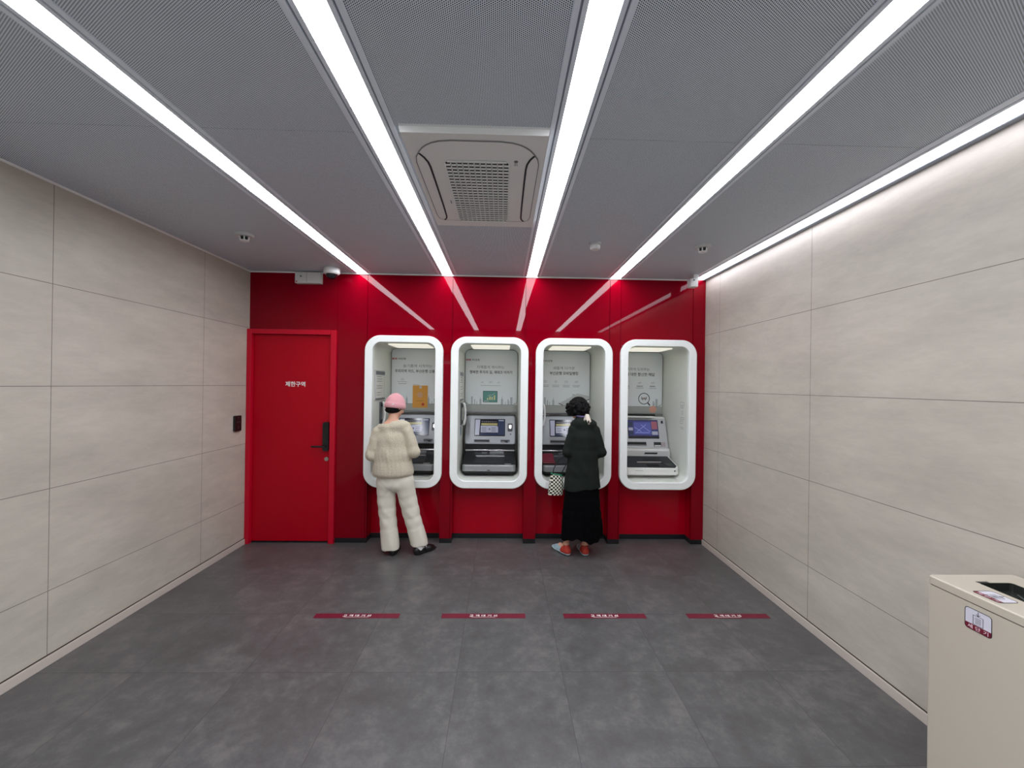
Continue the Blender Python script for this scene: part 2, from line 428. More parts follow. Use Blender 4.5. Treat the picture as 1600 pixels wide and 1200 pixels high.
# side returns of the recesses, backs and the wall body behind the glass
for a, b in cols: box(bm, a+.0015, b-.0015 if b != XR else b, D+.04, D+.15, .05, 1.98)
for a, b in recess: box(bm, a-.001, b+.001, D+.148, D+.17, .05, .60)
struct('wall_back_recess', bm, RED_IN)
struct('wall_back_core', B(XL, XR, D+.041, D+.05, 2.12, ZC+.02), DARK)
struct('wall_rear', B(XL-.15, XR+.15, D+.75, D+.85, 0, ZC+.15), mat('plain_rear', (60, 60, 62), .8))
bm = nb()
for a, b in cols: box(bm, a, b, D+.006, D+.16, 0, .05)
for a, b in recess: box(bm, a-.01, b+.01, D+.142, D+.17, 0, .05)
struct('baseboard_back', bm, BLACK)

# red door
dr = nb(); box(dr, -2.505, -1.7335, D-.002, D+.04, .018, 2.094, .002)
door = struct('door_1', dr, RED_DOOR)
door['label'] = 'red steel door with white Korean lettering and a black lock'
bm = nb()
box(bm, XL+.001, -2.507, D-.045, D+.06, 0, 2.145, .002); box(bm, -1.731, -1.679, D-.03, D+.06, 0, 2.145, .002)
box(bm, -2.507, -1.731, D-.04, D+.06, 2.097, 2.145, .002)
obj('door_frame', bm, RED_FRAME, door)
obj('door_threshold', B(-2.507, -1.731, D, D+.06, 0, .012), BLACK, door)
text('lettering', '제한구역', TXT_W, door, lambda u, v, w_: (u, D-.0025-w_, v), -2.188, -1.990, 1.573, .052, bold=.022)
lk = obj('digital_lock', prism(nb(), rrect(-1.797, -1.738, .930, 1.222, .022), XZ, D-.035, D-.0025), BLK, door, True, 40)
bm = nb(); prism(bm, rrect(-1.790, -1.745, 1.03, 1.21, .018), XZ, D-.0375, D-.035); obj('touch_panel', bm, mat('gloss_black', (8, 8, 10), .08), lk)
bm = nb(); cyl(bm, (-1.768, D-.034, .978), (-1.768, D-.06, .978), .012); box(bm, -1.895, -1.757, D-.071, D-.056, .969, .988, .004); obj('lever_handle', bm, BLK, lk, True, 40)
bm = nb(); cyl(bm, (-1.764, D-.016, .848), (-1.764, D-.0025, .848), .020, n=24); cyl(bm, (-1.764, D-.018, .848), (-1.764, D-.016, .848), .011, n=16)
obj('key_cylinder', bm, mat('worn_nickel', (168, 160, 150), .35, metal=.7), door, True, 40)

# shopfront behind the camera and the street outside it (seen only as reflections in the red glass)
bm = nb(); box(bm, XL-.15, XR+.15, YB-.15, -.06, 2.50, ZC+.15); struct('trim_3', bm, mat('shopfront_header', (90, 92, 96), .5))
bm = nb()
for x in (XL+.02, -.95, .62, XR-.07): box(bm, x, x+.05, YB-.09, YB-.04, 0, 2.5)
struct('window_1', bm, mat('mullion_grey', (70, 72, 76), .4, metal=.5))
struct('ground', B(-14, 14, -16, YB-.15, -.22, -.10), mat('grey_pavement', (128, 124, 120), .8, noise=(4, .15)))
fac = thing('building', 'pale facade across the street outside the open front', 'building', (0, -10, -.1))
obj('wall', B(-12, 12, -3, 0, 0, 8), mat('pale_facade', (150, 140, 132), .7, noise=(1, .1)), fac)
for k in range(6):
    x = -10.2 + k*3.6
    wn = obj('window', B(x, x+2.4, -.02, .06, 1.0, 2.6), mat('facade_window', (70, 82, 92), .1), fac)
    obj('window_frame', B(x, x+2.4, .06, .1, 2.6, 2.75), PLAST, wn)
    obj('window', B(x+.2, x+2.0, -.02, .06, 4.3, 6.2), mat('facade_window', (70, 82, 92), .1), fac)
obj('awning', B(-3.6, 3.4, 0, .5, 3.1, 3.7), mat('orange_red_awning', (206, 70, 38), .6), fac)

# ------------------------------------------------------------------ ATM surrounds (white rounded frames with lined niche and poster)
YF = D - .045; YBK = D + .645
ZI0, ZI1, ZO0, ZO1 = .645, 2.034, .570, 2.101
print_t = lambda u, v, w_: (u, (YBK-.013-D)-w_, v)
def small_print(poster, x0, x1, z, m=None, h=.004, n=1, gap=.009):
    """rows of tiny dashes that stand for copy far too small to read in the photo"""
    bm = nb(); rnd = random.Random(int(x0*1000)+int(z*1000))
    for k in range(n):
        x = x0
        while x < x1-.004:
            l = rnd.uniform(.006, .014); prism(bm, [(x, z-k*gap), (min(x+l, x1), z-k*gap), (min(x+l, x1), z-k*gap+h), (x, z-k*gap+h)], print_t, 0, .0005); x += l + .0025
    return obj('small_print', bm, m or TXT_G, poster)
def icon(poster, cx, cz, kind):
    bm = nb(); s = .016
    if kind == 0: ribbon(bm, rrect(cx-s, cx+s, cz-s*.7, cz+s*.7, .005, 3), print_t, .002, 0, .0005, True); ribbon(bm, [(cx-s*.5, cz), (cx+s*.5, cz)], print_t, .002, 0, .0005)
    elif kind == 1: ribbon(bm, disc(cx, cz, s*.8, 18), print_t, .002, 0, .0005, True); ribbon(bm, [(cx-s*.3, cz-s*.3), (cx, cz), (cx+s*.5, cz+s*.5)], print_t, .002, 0, .0005)
    elif kind == 2: ribbon(bm, disc(cx-s*.5, cz-.002, s*.55, 14), print_t, .002, 0, .0005, True); ribbon(bm, disc(cx+s*.6, cz+.002, s*.55, 14), print_t, .002, 0, .0005, True)
    else:
        for k, hh in enumerate((.5, .9, 1.3)): ribbon(bm, [(cx-s*.7+k*s*.7, cz-s*.6), (cx-s*.7+k*s*.7, cz-s*.6+hh*s)], print_t, .003, 0, .0005)
    return obj('icon', bm, TXT_G, poster)

def skyline(poster, z0=1.385, skip=None):
    bm = nb()
    b_ = [(-.285, .018, .02, 1), (-.225, .020, .092, 0), (-.194, .012, .06, 0), (-.168, .008, .038, 0), (-.125, .022, .055, 2), (.128, .024, .058, 2), (.17, .007, .03, 0),
          (.200, .014, .062, 0), (.212, .008, .040, 0), (.238, .026, .088, 0), (-.30, .01, .012, 0), (.272, .010, .02, 0)]
    for cx, w_, h_, kind in b_:
        if skip and skip[0] < cx < skip[1]: continue
        P = [(cx-w_/2, z0), (cx+w_/2, z0), (cx+w_/2, z0+h_), (cx-w_/2, z0+h_)]
        if kind == 2: P = P[:3] + [(cx+w_/5, z0+h_+.01), (cx, z0+h_+.045), (cx-w_/5, z0+h_+.01)] + P[3:]
        if kind == 1: P = P[:2] + [(cx+w_/2*math.cos(a), z0+w_/2+w_/2*math.sin(a)) for a in [i*PI/6 for i in range(7)]]
        prism(bm, P, print_t, 0, .0004)
    return obj('skyline_print', bm, PRINT_SKY, poster)

def surround(c, i, label):
    t = thing('atm_surround', label, 'machine surround', (c, D, 0), 0, 'white rounded frames set in the red wall')
    bm = nb()
    po = rrect(-HW_O, HW_O, ZO0, ZO1, .155, 12); pi = rrect(-HW_I, HW_I, ZI0, ZI1, .085, 12)
    po2 = rrect(-HW_O+.006, HW_O-.006, ZO0+.006, ZO1-.006, .149, 12)
    T = lambda P, y: [bm.verts.new((u, y, v)) for u, v in P]
    pi_b = rrect(-HW_I, HW_I, ZI0, ZI1, .085, 12); pi2 = rrect(-HW_I-.004, HW_I+.004, ZI0-.004, ZI1+.004, .089, 12)
    loops = [T(po, -.0005), T(po, -.039), T(po2, -.045), T(pi2, -.045), T(pi, -.041), T(pi_b, -.0005)]
    n = len(po)
    for a, b in zip(loops, loops[1:]+loops[:1]):
        for k in range(n): bm.faces.new((a[k], a[(k+1) % n], b[(k+1) % n], b[k]))
    obj('frame', bm, WHITE, t, True, 35)
    # niche lining: front outline sweeps back to the back panel
    bm = nb()
    bk = rrect(-HW_I, HW_I, ZI0, ZI1, .075, 12)
    fr = [bm.verts.new((u, .0, v)) for u, v in pi]; ba = [bm.verts.new((u, YBK-D, v)) for u, v in bk]
    fo = [bm.verts.new((u*1.03, .0, 1.34+(v-1.34)*1.012)) for u, v in pi]; bo = [bm.verts.new((u*1.03, YBK-D+.02, 1.34+(v-1.34)*1.012)) for u, v in bk]
    for k in range(n):
        j = (k+1) % n
        bm.faces.new((fr[k], fr[j], ba[j], ba[k])); bm.faces.new((fo[k], fo[j], bo[j], bo[k])); bm.faces.new((fr[k], fr[j], fo[j], fo[k]))
    bm.faces.new(ba); bm.faces.new(bo)
    obj('niche_lining', bm, NICHE, t, True, 40)
    lp = obj('light_panel', B(-.205, .205, .12, .50, ZI1-.012, ZI1-.002, .003), NLIGHT, t)
    # poster
    p = obj('poster', prism(nb(), rrect(-.306, .306, 1.385, ZI1-.006, .055, 8), XZ, YBK-D-.013, YBK-D-.001), POSTER, t)
    bm = nb(); ribbon(bm, rrect(-.306, .306, 1.385, ZI1-.006, .055, 8), XZ, .004, YBK-D-.0145, YBK-D-.0005, True); obj('poster_edge', bm, mat('grey_edge', (120, 124, 122), .5), p)
    obj('lower_panel', B(-.306, .306, YBK-D-.015, YBK-D-.001, 1.305, 1.383), PRINT_BAND, t)
    obj('ledge', B(-.306, .306, YBK-D-.035, YBK-D-.001, 1.285, 1.303, .003), SIL, t)
    skyline(p, 1.387, {2: (0.02, .4), 3: (-.5, .2)}.get(i))
    if i < 3 or True:
        red = TXT_R
        text('logo', 'BNK', red, p, print_t, -.298, -.235, 1.898, .022, bold=.03)
        text('logo', '부산은행', TXT_K, p, print_t, -.229, -.143, 1.897, .024, bold=.01)
    head = [('슬기롭게 시작하는', -.171, .171, '우리지역 카드, 부산은행 신용카드', -.266, .270),
            ('지혜롭게 제시하는', -.172, .152, '행복한 투자의 길, 재테크 이야기', -.255, .243),
            ('새롭게 다가온', -.134, .125, '부산은행 모바일뱅킹', -.171, .164),
            ('똑똑하게 도와주는', -.160, .150, '금융에 대한 참신한 해답', -.205, .212)][i]
    text('headline', head[0], TXT_G, p, print_t, head[1], head[2], 1.808, .036)
    text('headline', head[3], TXT_K, p, print_t, head[4], head[5], 1.745, .040, bold=.014)
    if i == 0:
        icon(p, -.178, 1.668, 0); small_print(p, -.232, -.120, 1.636); small_print(p, -.222, -.130, 1.615, TXT_K)
        small_print(p, -.055, .02, 1.605, mat('ochre_print', (190, 130, 60), .6))
        cp = obj('card_print', prism(nb(), rrect(-.055, .120, 1.338, 1.598, .003, 2), print_t, 0, .004), mat('orange_card', (214, 154, 62), .5), p)
        tt = lambda u, v, w_: print_t(u, v, w_+.004)
        for nm, P, m in (('badge', disc(.036, 1.578, .016), PLAST_G), ('badge', disc(.066, 1.378, .017), mat('red_disc', (186, 60, 44), .5)),
                         ('badge', disc(.030, 1.488, .032), mat('pale_rose_disc', (206, 160, 128), .5))):
            obj(nm, prism(nb(), P, tt, 0, .0006), m, p)
        bm = nb(); box(bm, -.012, .070, YBK-D-.0176, YBK-D-.0170, 1.416, 1.421); obj('small_print', bm, mat('brown_print', (150, 104, 50), .6), p)
    if i == 1:
        for k, x in enumerate((-.110, -.010, .082)): icon(p, x, 1.648, (3, 2, 3)[k])
        small_print(p, -.125, .108, 1.606)
        obj('picture', prism(nb(), [(-.096, 1.412), (.074, 1.412), (.074, 1.545), (-.096, 1.545)], print_t, 0, .001), mat('green_dark_edge', (38, 70, 72), .5), p)
        t2 = lambda u, v, w_: print_t(u, v, w_+.001)
        obj('picture', prism(nb(), [(-.090, 1.418), (.068, 1.418), (.068, 1.539), (-.090, 1.539)], t2, 0, .0004), mat('green_board', (92, 148, 138), .5), p)
        bm = nb()
        for x, h_ in ((-.048, .022), (-.022, .042), (.003, .036), (.031, .054)): prism(bm, [(x, 1.44), (x+.015, 1.44), (x+.015, 1.44+h_), (x, 1.44+h_)], lambda u, v, w_: print_t(u, v, w_+.0014), 0, .0004)
        obj('bar_chart', bm, mat('pale_yellow_bars', (218, 212, 150), .5), p)
        bm = nb(); ribbon(bm, [(-.042, 1.484), (-.014, 1.50), (.008, 1.495), (.045, 1.524)], lambda u, v, w_: print_t(u, v, w_+.0014), .0025, 0, .0004); obj('chart_line', bm, PLAST, p); bm = nb()
        prism(bm, [(-.086, 1.424), (-.030, 1.424), (-.030, 1.428), (-.086, 1.428)], lambda u, v, w_: print_t(u, v, w_+.0014), 0, .0004)
        obj('chart_caption', bm, PLAST, p)
    if i == 2:
        for k, x in enumerate((-.222, -.098, .026, .146)):
            icon(p, x, 1.665, (0, 1, 0, 2)[k]); small_print(p, x-.045, x+.045, 1.622); small_print(p, x-.038, x+.038, 1.606, TXT_K)
        P = [(-.060, 1.408), (.16, 1.53), (.302, 1.50), (.302, 1.465), (.07, 1.388), (.0, 1.387)]
        obj('picture', prism(nb(), P, print_t, .0004, .001), mat('pale_device_print', (192, 198, 196), .5), p)
        bm = nb(); ribbon(bm, [(-.062, 1.410), (-.01, 1.388)], print_t, .008, .001, .0014); obj('picture_edge', bm, TXT_K, p); bm = nb(); ribbon(bm, [(.302, 1.462), (.22, 1.43)], print_t, .008, .001, .0014); obj('picture_edge', bm, TXT_K, p)
        small_print(p, .10, .20, 1.51, TXT_K, .006, 2, .014); small_print(p, .17, .22, 1.478, TXT_R, .008)
    if i == 3:
        for k, x in enumerate((-.130, .035, .190)):
            icon(p, x, 1.665, (1, 2, 2)[k]); small_print(p, x-.035, x+.035, 1.622, TXT_K, .008); small_print(p, x-.045, x+.045, 1.606, None, .003, 2, .008)
        bm = nb(); ribbon(bm, disc(.088, 1.478, .064, 36), print_t, .008, 0, .0008, True); ribbon(bm, [(.134, 1.428), (.160, 1.398)], print_t, .014, 0, .0008); obj('magnifier_print', bm, TXT_K, p)
        bm = nb()
        ribbon(bm, [(.060, 1.500), (.073, 1.458), (.088, 1.494), (.103, 1.458), (.116, 1.500)], print_t, .007, .0004, .0010)
        for zz_ in (1.473, 1.484): ribbon(bm, [(.054, zz_), (.122, zz_)], print_t, .004, .0004, .0010)
        obj('won_sign', bm, TXT_K, p)
        bm = nb(); prism(bm, [(.081, 1.478), (.095, 1.478), (.095, 1.487), (.081, 1.487)], print_t, .0010, .0014); obj('won_accent', bm, TXT_R, p)
        obj('hand_print', prism(nb(), disc(.194, 1.352, .042), lambda u, v, w_: (u, YBK-D-.015-w_, v), .0002, .0012), mat('salmon_print', (214, 158, 140), .5), t)
        # faint notices on the right lining
        bm = nb()
        for z0, z1, y0, y1 in ((1.43, 1.46, .06, .16), (1.40, 1.415, .08, .15), (1.335, 1.365, .09, .12), (1.28, 1.30, .06, .15), (1.235, 1.262, .09, .16), (1.18, 1.195, .08, .15)):
            ribbon(bm, [(y0, z0), (y1, z0), (y1, z1), (y0, z1)], lambda u, v, w_: (HW_I-.0006-w_, u, v), .004, 0, .0006, True)
        obj('notice_print', bm, mat('faint_grey_print', (158, 160, 156), .6), t)
    return t
sur_labels = ['leftmost white rounded frame and niche, with an orange card on its poster',
              'white rounded frame and niche with a green chart picture on its poster, nobody in front',
              'white rounded frame and niche behind the person in the dark green cardigan',
              'rightmost white rounded frame and niche with a magnifier print on its poster']
for i, c in enumerate(NC): surround(c, i, sur_labels[i])

# notice frames and intercom handsets on the left linings
def notice(c, label):
    x = c - HW_I
    t = thing('notice_frame', label, 'notice board', (x, D+.20, 1.60), 0, 'notice frames on the niche linings')
    obj('backing', B(.0005, .010, -.165, .165, -.155, .155, .003), PLAST_G, t)
    obj('paper', B(.0102, .0112, -.145, .145, -.135, .10), mat('paper', (222, 222, 214), .6), t)
    bm = nb(); rnd = random.Random(3)
    for k in range(9):
        z = .085 - k*.024
        if k in (3, 6): continue
        prism(bm, [(-.12, z), (-.12+rnd.uniform(.1, .22), z), (-.12+.2, z+.005), (-.12, z+.005)], lambda u, v, w_: (.0113+w_, u, v), 0, .0004)
    obj('paper_print', bm, TXT_G, t)
    obj('clip_bar', B(.0102, .016, -.15, .15, .11, .145, .002), SILD, t)
    obj('lower_rail', B(.0102, .018, -.15, .15, -.152, -.137, .002), SILD, t)
    return t
notice(NC[0], 'framed paper notice on the niche side left of the pink beanie')
notice(NC[1], 'framed paper notice on the side of the niche with the green chart poster')
def handset(c, label):
    x = c - HW_I
    t = thing('intercom_handset', label, 'telephone', (x, D+.25, 1.30), 0, 'intercom handsets on the niche linings')
    obj('cradle', B(.0005, .014, -.04, .04, -.12, .12, .005), SILD, t)
    bm = nb(); tube(bm, [(.026, 0, -.12), (.036, 0, -.105), (.048, 0, -.05), (.050, 0, 0), (.048, 0, .05), (.036, 0, .105), (.026, 0, .12)], [.010, .016, .012, .011, .012, .016, .010], 12)
    obj('receiver', bm, PLAST, t, True)
    bm = nb(); cyl(bm, (.012, 0, .088), (.024, 0, .088), .02); cyl(bm, (.012, 0, -.088), (.024, 0, -.088), .02); obj('ear_pad', bm, CHAR, t, True, 40)
    obj('blue_sticker', B(.0005, .0015, -.03, .03, -.235, -.14), mat('blue_sticker', (40, 84, 132), .5), t)
    return t
handset(NC[0], 'white intercom handset beside the person in the pink beanie')
handset(NC[1], 'white intercom handset in the niche of the unused silver machine')
handset(NC[2], 'white intercom handset in the niche of the green cardigan person')

# ------------------------------------------------------------------ ATMs
def fascia_map(z0, y0, z1, y1):
    L_ = math.hypot(z1-z0, y1-y0); dy, dz = (y1-y0)/L_, (z1-z0)/L_
    def t(u, v, w_):      # u across, v = height z, w_ = outward distance
        k = (v-z0)/(z1-z0)
        return (u, y0+(y1-y0)*k - dz*w_, v + dy*w_)
    return t
def atm_grey(c, label):
    t = thing('cash_machine', label, 'cash machine', (c, D, ZI0), 0, 'silver cash machines in the niches')
    y = lambda Y: Y - D
    zz = lambda z: z - ZI0
    F = fascia_map(zz(.950), y(4.545), zz(1.262), y(4.675))
    # body side profile
    prof = [(y(4.74), zz(.65)), (y(4.74), zz(1.27)), (y(4.70), zz(1.272)), (y(4.69), zz(1.262)), (y(4.565), zz(.950)), (y(4.60), zz(.945)), (y(4.60), zz(.888)), (y(4.56), zz(.880)), (y(4.56), zz(.72)), (y(4.36), zz(.70)), (y(4.36), zz(.648)), (y(4.37), zz(.6465))]
    obj('body', prism(nb(), prof, YZ, -.288, .288), CHAR, t)
    bm = nb(); prism(bm, rrect(-.283, .283, zz(.950), zz(1.262), .03, 6), F, -.012, .004); obj('fascia', bm, SIL, t, True, 35)
    bm = nb(); ribbon(bm, rrect(-.279, .279, zz(.954), zz(1.258), .028, 6), F, .006, .004, .007, True); obj('fascia_edge', bm, SILD, t)
    # screen
    s = obj('screen', prism(nb(), rrect(-.180, .168, zz(1.036), zz(1.222), .006, 3), F, .004, .006), SCR_D, t)
    obj('screen_area', prism(nb(), [(.085, zz(1.046)), (.160, zz(1.046)), (.160, zz(1.214)), (.085, zz(1.214))], F, .006, .0066), SCR_N, s)
    obj('screen_area', prism(nb(), [(-.172, zz(1.046)), (-.125, zz(1.046)), (-.118, zz(1.214)), (-.172, zz(1.214))], F, .006, .0066), SCR_G, s)  # white reflection at the left of the glass, drawn as a pale glowing strip
    obj('screen_area', prism(nb(), [(-.115, zz(1.046)), (.08, zz(1.046)), (.08, zz(1.066)), (-.115, zz(1.066))], F, .006, .0066), SCR_N, s)
    obj('screen_banner', prism(nb(), [(-.105, zz(1.153)), (.080, zz(1.153)), (.080, zz(1.176)), (-.105, zz(1.176))], F, .006, .0068), SCR_Y, s)
    obj('screen_note', prism(nb(), [(-.110, zz(1.074)), (.088, zz(1.074)), (.088, zz(1.130)), (.078, zz(1.148)), (-.110, zz(1.148))], F, .0066, .0074), SCR_G, s)
    bm = nb(); rnd = random.Random(5)
    for k in range(3):
        z = zz(1.086 + k*.018)
        for a, b in ((-.098, -.035), (.012, .075)):
            prism(bm, [(a, z), (b-rnd.uniform(0, .02), z), (b-.01, z+.006), (a, z+.006)], F, .0074, .0078)
    prism(bm, disc(-.010, zz(1.110), .010, 12), F, .0074, .0078)
    for k in range(8): prism(bm, [(-.1+k*.022, zz(1.186)), (-.086+k*.022, zz(1.186)), (-.086+k*.022, zz(1.198)), (-.1+k*.022, zz(1.198))], F, .0068, .0072)
    obj('screen_marks', bm, mat('screen_marks', (74, 72, 76), .3, emit=(70, 68, 72), estr=.3), s)
    bm = nb(); prism(bm, [(.095, zz(1.200)), (.152, zz(1.200)), (.152, zz(1.211)), (.095, zz(1.211))], F, .0066, .007); obj('screen_label', bm, SCR_G, s)
    # palm reader, sensor
    pr = obj('palm_reader', prism(nb(), rrect(.198, .252, zz(1.088), zz(1.174), .006, 3), F, .004, .012), CHAR, t)
    bm = nb(); prism(bm, disc(.226, zz(1.130), .015, 16), F, .012, .0126)
    for k in range(4): prism(bm, rrect(.211+k*.0085, .2165+k*.0085, zz(1.140), zz(1.160 - abs(k-1.5)*.003), .0025, 2), F, .012, .0126)
    obj('hand_symbol', bm, mat('lit_white', (240, 240, 240), .4, emit=(255, 255, 255), estr=.8), pr)
    obj('lower_pad', prism(nb(), rrect(.202, .248, zz(1.092), zz(1.110), .004, 3), F, .012, .0128), SLATE, pr)
    obj('camera_lens', prism(nb(), disc(.232, zz(1.058), .007, 16), F, .004, .007), BLK, t)
    # slots
    s1 = obj('receipt_slot', prism(nb(), rrect(-.182, -.002, zz(.966), zz(1.0), .005, 3), F, .004, .009), SILD, t)
    obj('slot_opening', prism(nb(), rrect(-.175, -.010, zz(.974), zz(.993), .003, 2), F, .009, .0096), BLKM, s1)
    s2 = obj('card_slot', prism(nb(), rrect(.116, .225, zz(.964), zz(1.0), .012, 4), F, .004, .010), SILD, t)
    obj('slot_opening', prism(nb(), [(.122, zz(.978)), (.155, zz(.981)), (.180, zz(.966)), (.200, zz(.966)), (.196, zz(.978)), (.219, zz(.984)), (.219, zz(.991)), (.17, zz(.991)), (.122, zz(.989))], F, .010, .0106), BLKM, s2)
    # chrome bar and shelf
    bm = nb(); box(bm, -.276, .276, y(4.535), y(4.575), zz(.870), zz(.892), .006); obj('chrome_bar', bm, CHROME, t, True, 40)
    S = lambda u, v, w_: (u, y(v), zz(.763 + (v-4.28)*.389) + w_)      # shelf plane
    bm = nb(); prism(bm, [(-.270, 4.57), (.270, 4.57), (.285, 4.29), (-.285, 4.29)], S, -.055, 0); obj('shelf', bm, CHAR, t)
    bm = nb()
    P = [(-.285, 4.305), (-.281, 4.278), (-.262, 4.262), (.262, 4.262), (.281, 4.278), (.285, 4.305)]
    prism(bm, P, lambda u, v, w_: (u, y(v), zz(w_)), .702, .771); bmesh.ops.bevel(bm, geom=[e for e in bm.edges], offset=.011, segments=4, affect='EDGES', profile=.5); lip = obj('front_lip', bm, mat('pale_silver_plastic', (150, 152, 154), .28, metal=.35), t, True, 40)
    obj('lip_underside', prism(nb(), [(a*.96, b+.012) for a, b in P], lambda u, v, w_: (u, y(v), zz(w_)), .684, .702), BLK, lip)
    obj('lip_sensor', B(-.020, .012, y(4.259), y(4.2625), zz(.712), zz(.720)), BLK, lip)
    bm = nb(); prism(bm, [(.165, 4.295), (.235, 4.295), (.235, 4.315), (.165, 4.315)], S, .0, .004); obj('indicator', bm, SIL, t)
    obj('note_tray', prism(nb(), [(-.155, 4.325), (.165, 4.325), (.165, 4.455), (-.145, 4.455)], S, 0, .004), SLATE, t)
    obj('note_slot', prism(nb(), [(-.150, 4.445), (.165, 4.445), (.165, 4.462), (-.150, 4.462)], S, .004, .012), CHROME, t)
    obj('coin_tray', prism(nb(), [(0.0, 4.495), (.155, 4.495), (.155, 4.53), (0.0, 4.53)], S, 0, .010), SIL, t)
    kp = obj('keypad', prism(nb(), [(.180, 4.36), (.262, 4.36), (.262, 4.46), (.180, 4.46)], S, 0, .005), SLATE, t)
    bm = nb()
    for a in range(3):
        for b in range(4): box(bm, *(lambda q: (q[0], q[0]+.017, q[1], q[1]+.014, q[2], q[2]+.004))(S(.188+a*.024, 4.368+b*.023, .006)))
    obj('key', bm, CHAR, kp)
    obj('hand_button', prism(nb(), rrect(-.09, -.03, 4.49, 4.525, .008, 3), S, 0, .006), SILD, t)
    obj('side_trim', B(-.2835, -.271, y(4.30), y(4.70), zz(.70), zz(.76), .003), CHAR, t)
    return t
ATM1 = atm_grey(NC[0], 'silver cash machine used by the person in the pink beanie')
def dup(root, loc, label):
    r = root.copy(); COL.objects.link(r); r.location = loc; r['label'] = label
    for ch in list(root.children):
        c_ = ch.copy(); COL.objects.link(c_); c_.parent = r
        for g_ in ch.children:
            d_ = g_.copy(); COL.objects.link(d_); d_.parent = c_
    return r
dup(ATM1, (NC[1], D, ZI0), 'silver cash machine with nobody in front of it')
dup(ATM1, (NC[2], D, ZI0), 'silver cash machine with a maroon wallet on its shelf')

def atm_white(c):
    t = thing('banking_kiosk', 'white banking machine with a blue screen in the rightmost niche', 'cash machine', (c, D, ZI0))
    y = lambda Y: Y - D
    zz = lambda z: z - ZI0
    xx = lambda x: x - c
    F = fascia_map(zz(.925), y(4.55), zz(1.255), y(4.66))
    prof = [(y(4.74), zz(.6465)), (y(4.74), zz(1.265)), (y(4.68), zz(1.268)), (y(4.66), zz(1.255)), (y(4.555), zz(.925)), (y(4.50), zz(.918)), (y(4.49), zz(.858)), (y(4.52), zz(.75)), (y(4.36), zz(.70)), (y(4.36), zz(.6465))]
    WP = mat('warm_white_plastic', (226, 226, 222), .3)
    obj('body', prism(nb(), prof, YZ, xx(1.330), xx(1.888)), WP, t)
    obj('fascia', prism(nb(), rrect(xx(1.326), xx(1.893), zz(.925), zz(1.250), .012, 4), F, -.01, .004), mat('light_silver_plastic', (186, 188, 190), .3, metal=.2), t)
    obj('top_visor', B(xx(1.38), xx(1.75), y(4.60), y(4.70), zz(1.262), zz(1.280), .004), PLAST, t)
    obj('top_gap', B(xx(1.36), xx(1.78), y(4.66), y(4.74), zz(1.280), zz(1.30)), BLKM, t)
    s = obj('screen', prism(nb(), rrect(xx(1.445), xx(1.800), zz(1.026), zz(1.232), .005, 2), F, .004, .007), SCR_D, t)
    def q(nm, a, b, z0, z1, m, d=.007): obj(nm, prism(nb(), [(xx(a), zz(z0)), (xx(b), zz(z0)), (xx(b), zz(z1)), (xx(a), zz(z1))], F, d, d+.0006), m, s)
    q('screen_area', 1.452, 1.795, 1.055, 1.227, mat('screen_indigo', (52, 54, 104), .12, emit=(46, 48, 92), estr=.4))
    q('screen_area', 1.518, 1.714, 1.072, 1.207, SCR_B, .0076)
    q('screen_tile', 1.452, 1.505, 1.16, 1.21, SCR_N, .0076); q('screen_tile', 1.452, 1.505, 1.115, 1.145, SCR_G, .0076); q('screen_tile', 1.452, 1.505, 1.065, 1.105, SCR_N, .0076)
    q('screen_tile', 1.722, 1.79, 1.13, 1.215, SCR_R, .0076); q('screen_tile', 1.722, 1.79, 1.068, 1.105, SCR_G, .0076)
    bm = nb(); T = lambda u, v, w_: F(xx(u), zz(v), w_)
    for a, b in (((1.525, 1.15), (1.60, 1.10)), ((1.55, 1.10), (1.66, 1.18)), ((1.60, 1.18), (1.70, 1.10)), ((1.53, 1.09), (1.69, 1.09))): ribbon(bm, [a, b], T, .006, .0082, .0086)
    obj('screen_pattern', bm, mat('screen_pale_lines', (120, 128, 190), .2, emit=(110, 118, 170), estr=.4), s)
    obj('camera_lens', prism(nb(), [(xx(1.838), zz(1.195)), (xx(1.862), zz(1.195)), (xx(1.862), zz(1.225)), (xx(1.838), zz(1.225))], F, .004, .006), CHAR, t)
    a = obj('receipt_slot', prism(nb(), rrect(xx(1.40), xx(1.645), zz(.945), zz(.990), .005, 3), F, .004, .010), SIL, t)
    obj('slot_opening', prism(nb(), rrect(xx(1.405), xx(1.64), zz(.958), zz(.986), .003, 2), F, .010, .0108), BLKM, a)
    a = obj('card_slot', prism(nb(), rrect(xx(1.730), xx(1.812), zz(.940), zz(.988), .004, 3), F, .004, .010), CHAR, t)
    obj('slot_lip', prism(nb(), rrect(xx(1.735), xx(1.806), zz(.942), zz(.954), .003, 2), F, .010, .014), PLAST, a)
    obj('reader_pad', prism(nb(), rrect(xx(1.815), xx(1.862), zz(.940), zz(.988), .004, 3), F, .004, .006), mat('pinkish_grey', (170, 156, 156), .4), t)
    obj('sensor_window', B(xx(1.598), xx(1.640), y(4.496), y(4.5), zz(.895), zz(.905)), BLK, t)
    a = obj('lower_panel', B(xx(1.35), xx(1.872), y(4.476), y(4.495), zz(.83), zz(.905), .004), PLAST_G, t)
    obj('slot_opening', prism(nb(), [(xx(1.59), zz(.868)), (xx(1.735), zz(.868)), (xx(1.742), zz(.886)), (xx(1.60), zz(.886))], XZ, y(4.473), y(4.477)), BLKM, a)
    S = lambda u, v, w_: (xx(u), y(v), zz(.762 + (v-4.28)*.45) + w_)
    W = [(1.300, 4.30), (1.31, 4.27), (1.345, 4.252), (1.855, 4.252), (1.885, 4.265), (1.893, 4.30), (1.858, 4.47), (1.33, 4.47)]
    obj('tray_base', prism(nb(), W, S, -.065, -.002), WP, t)
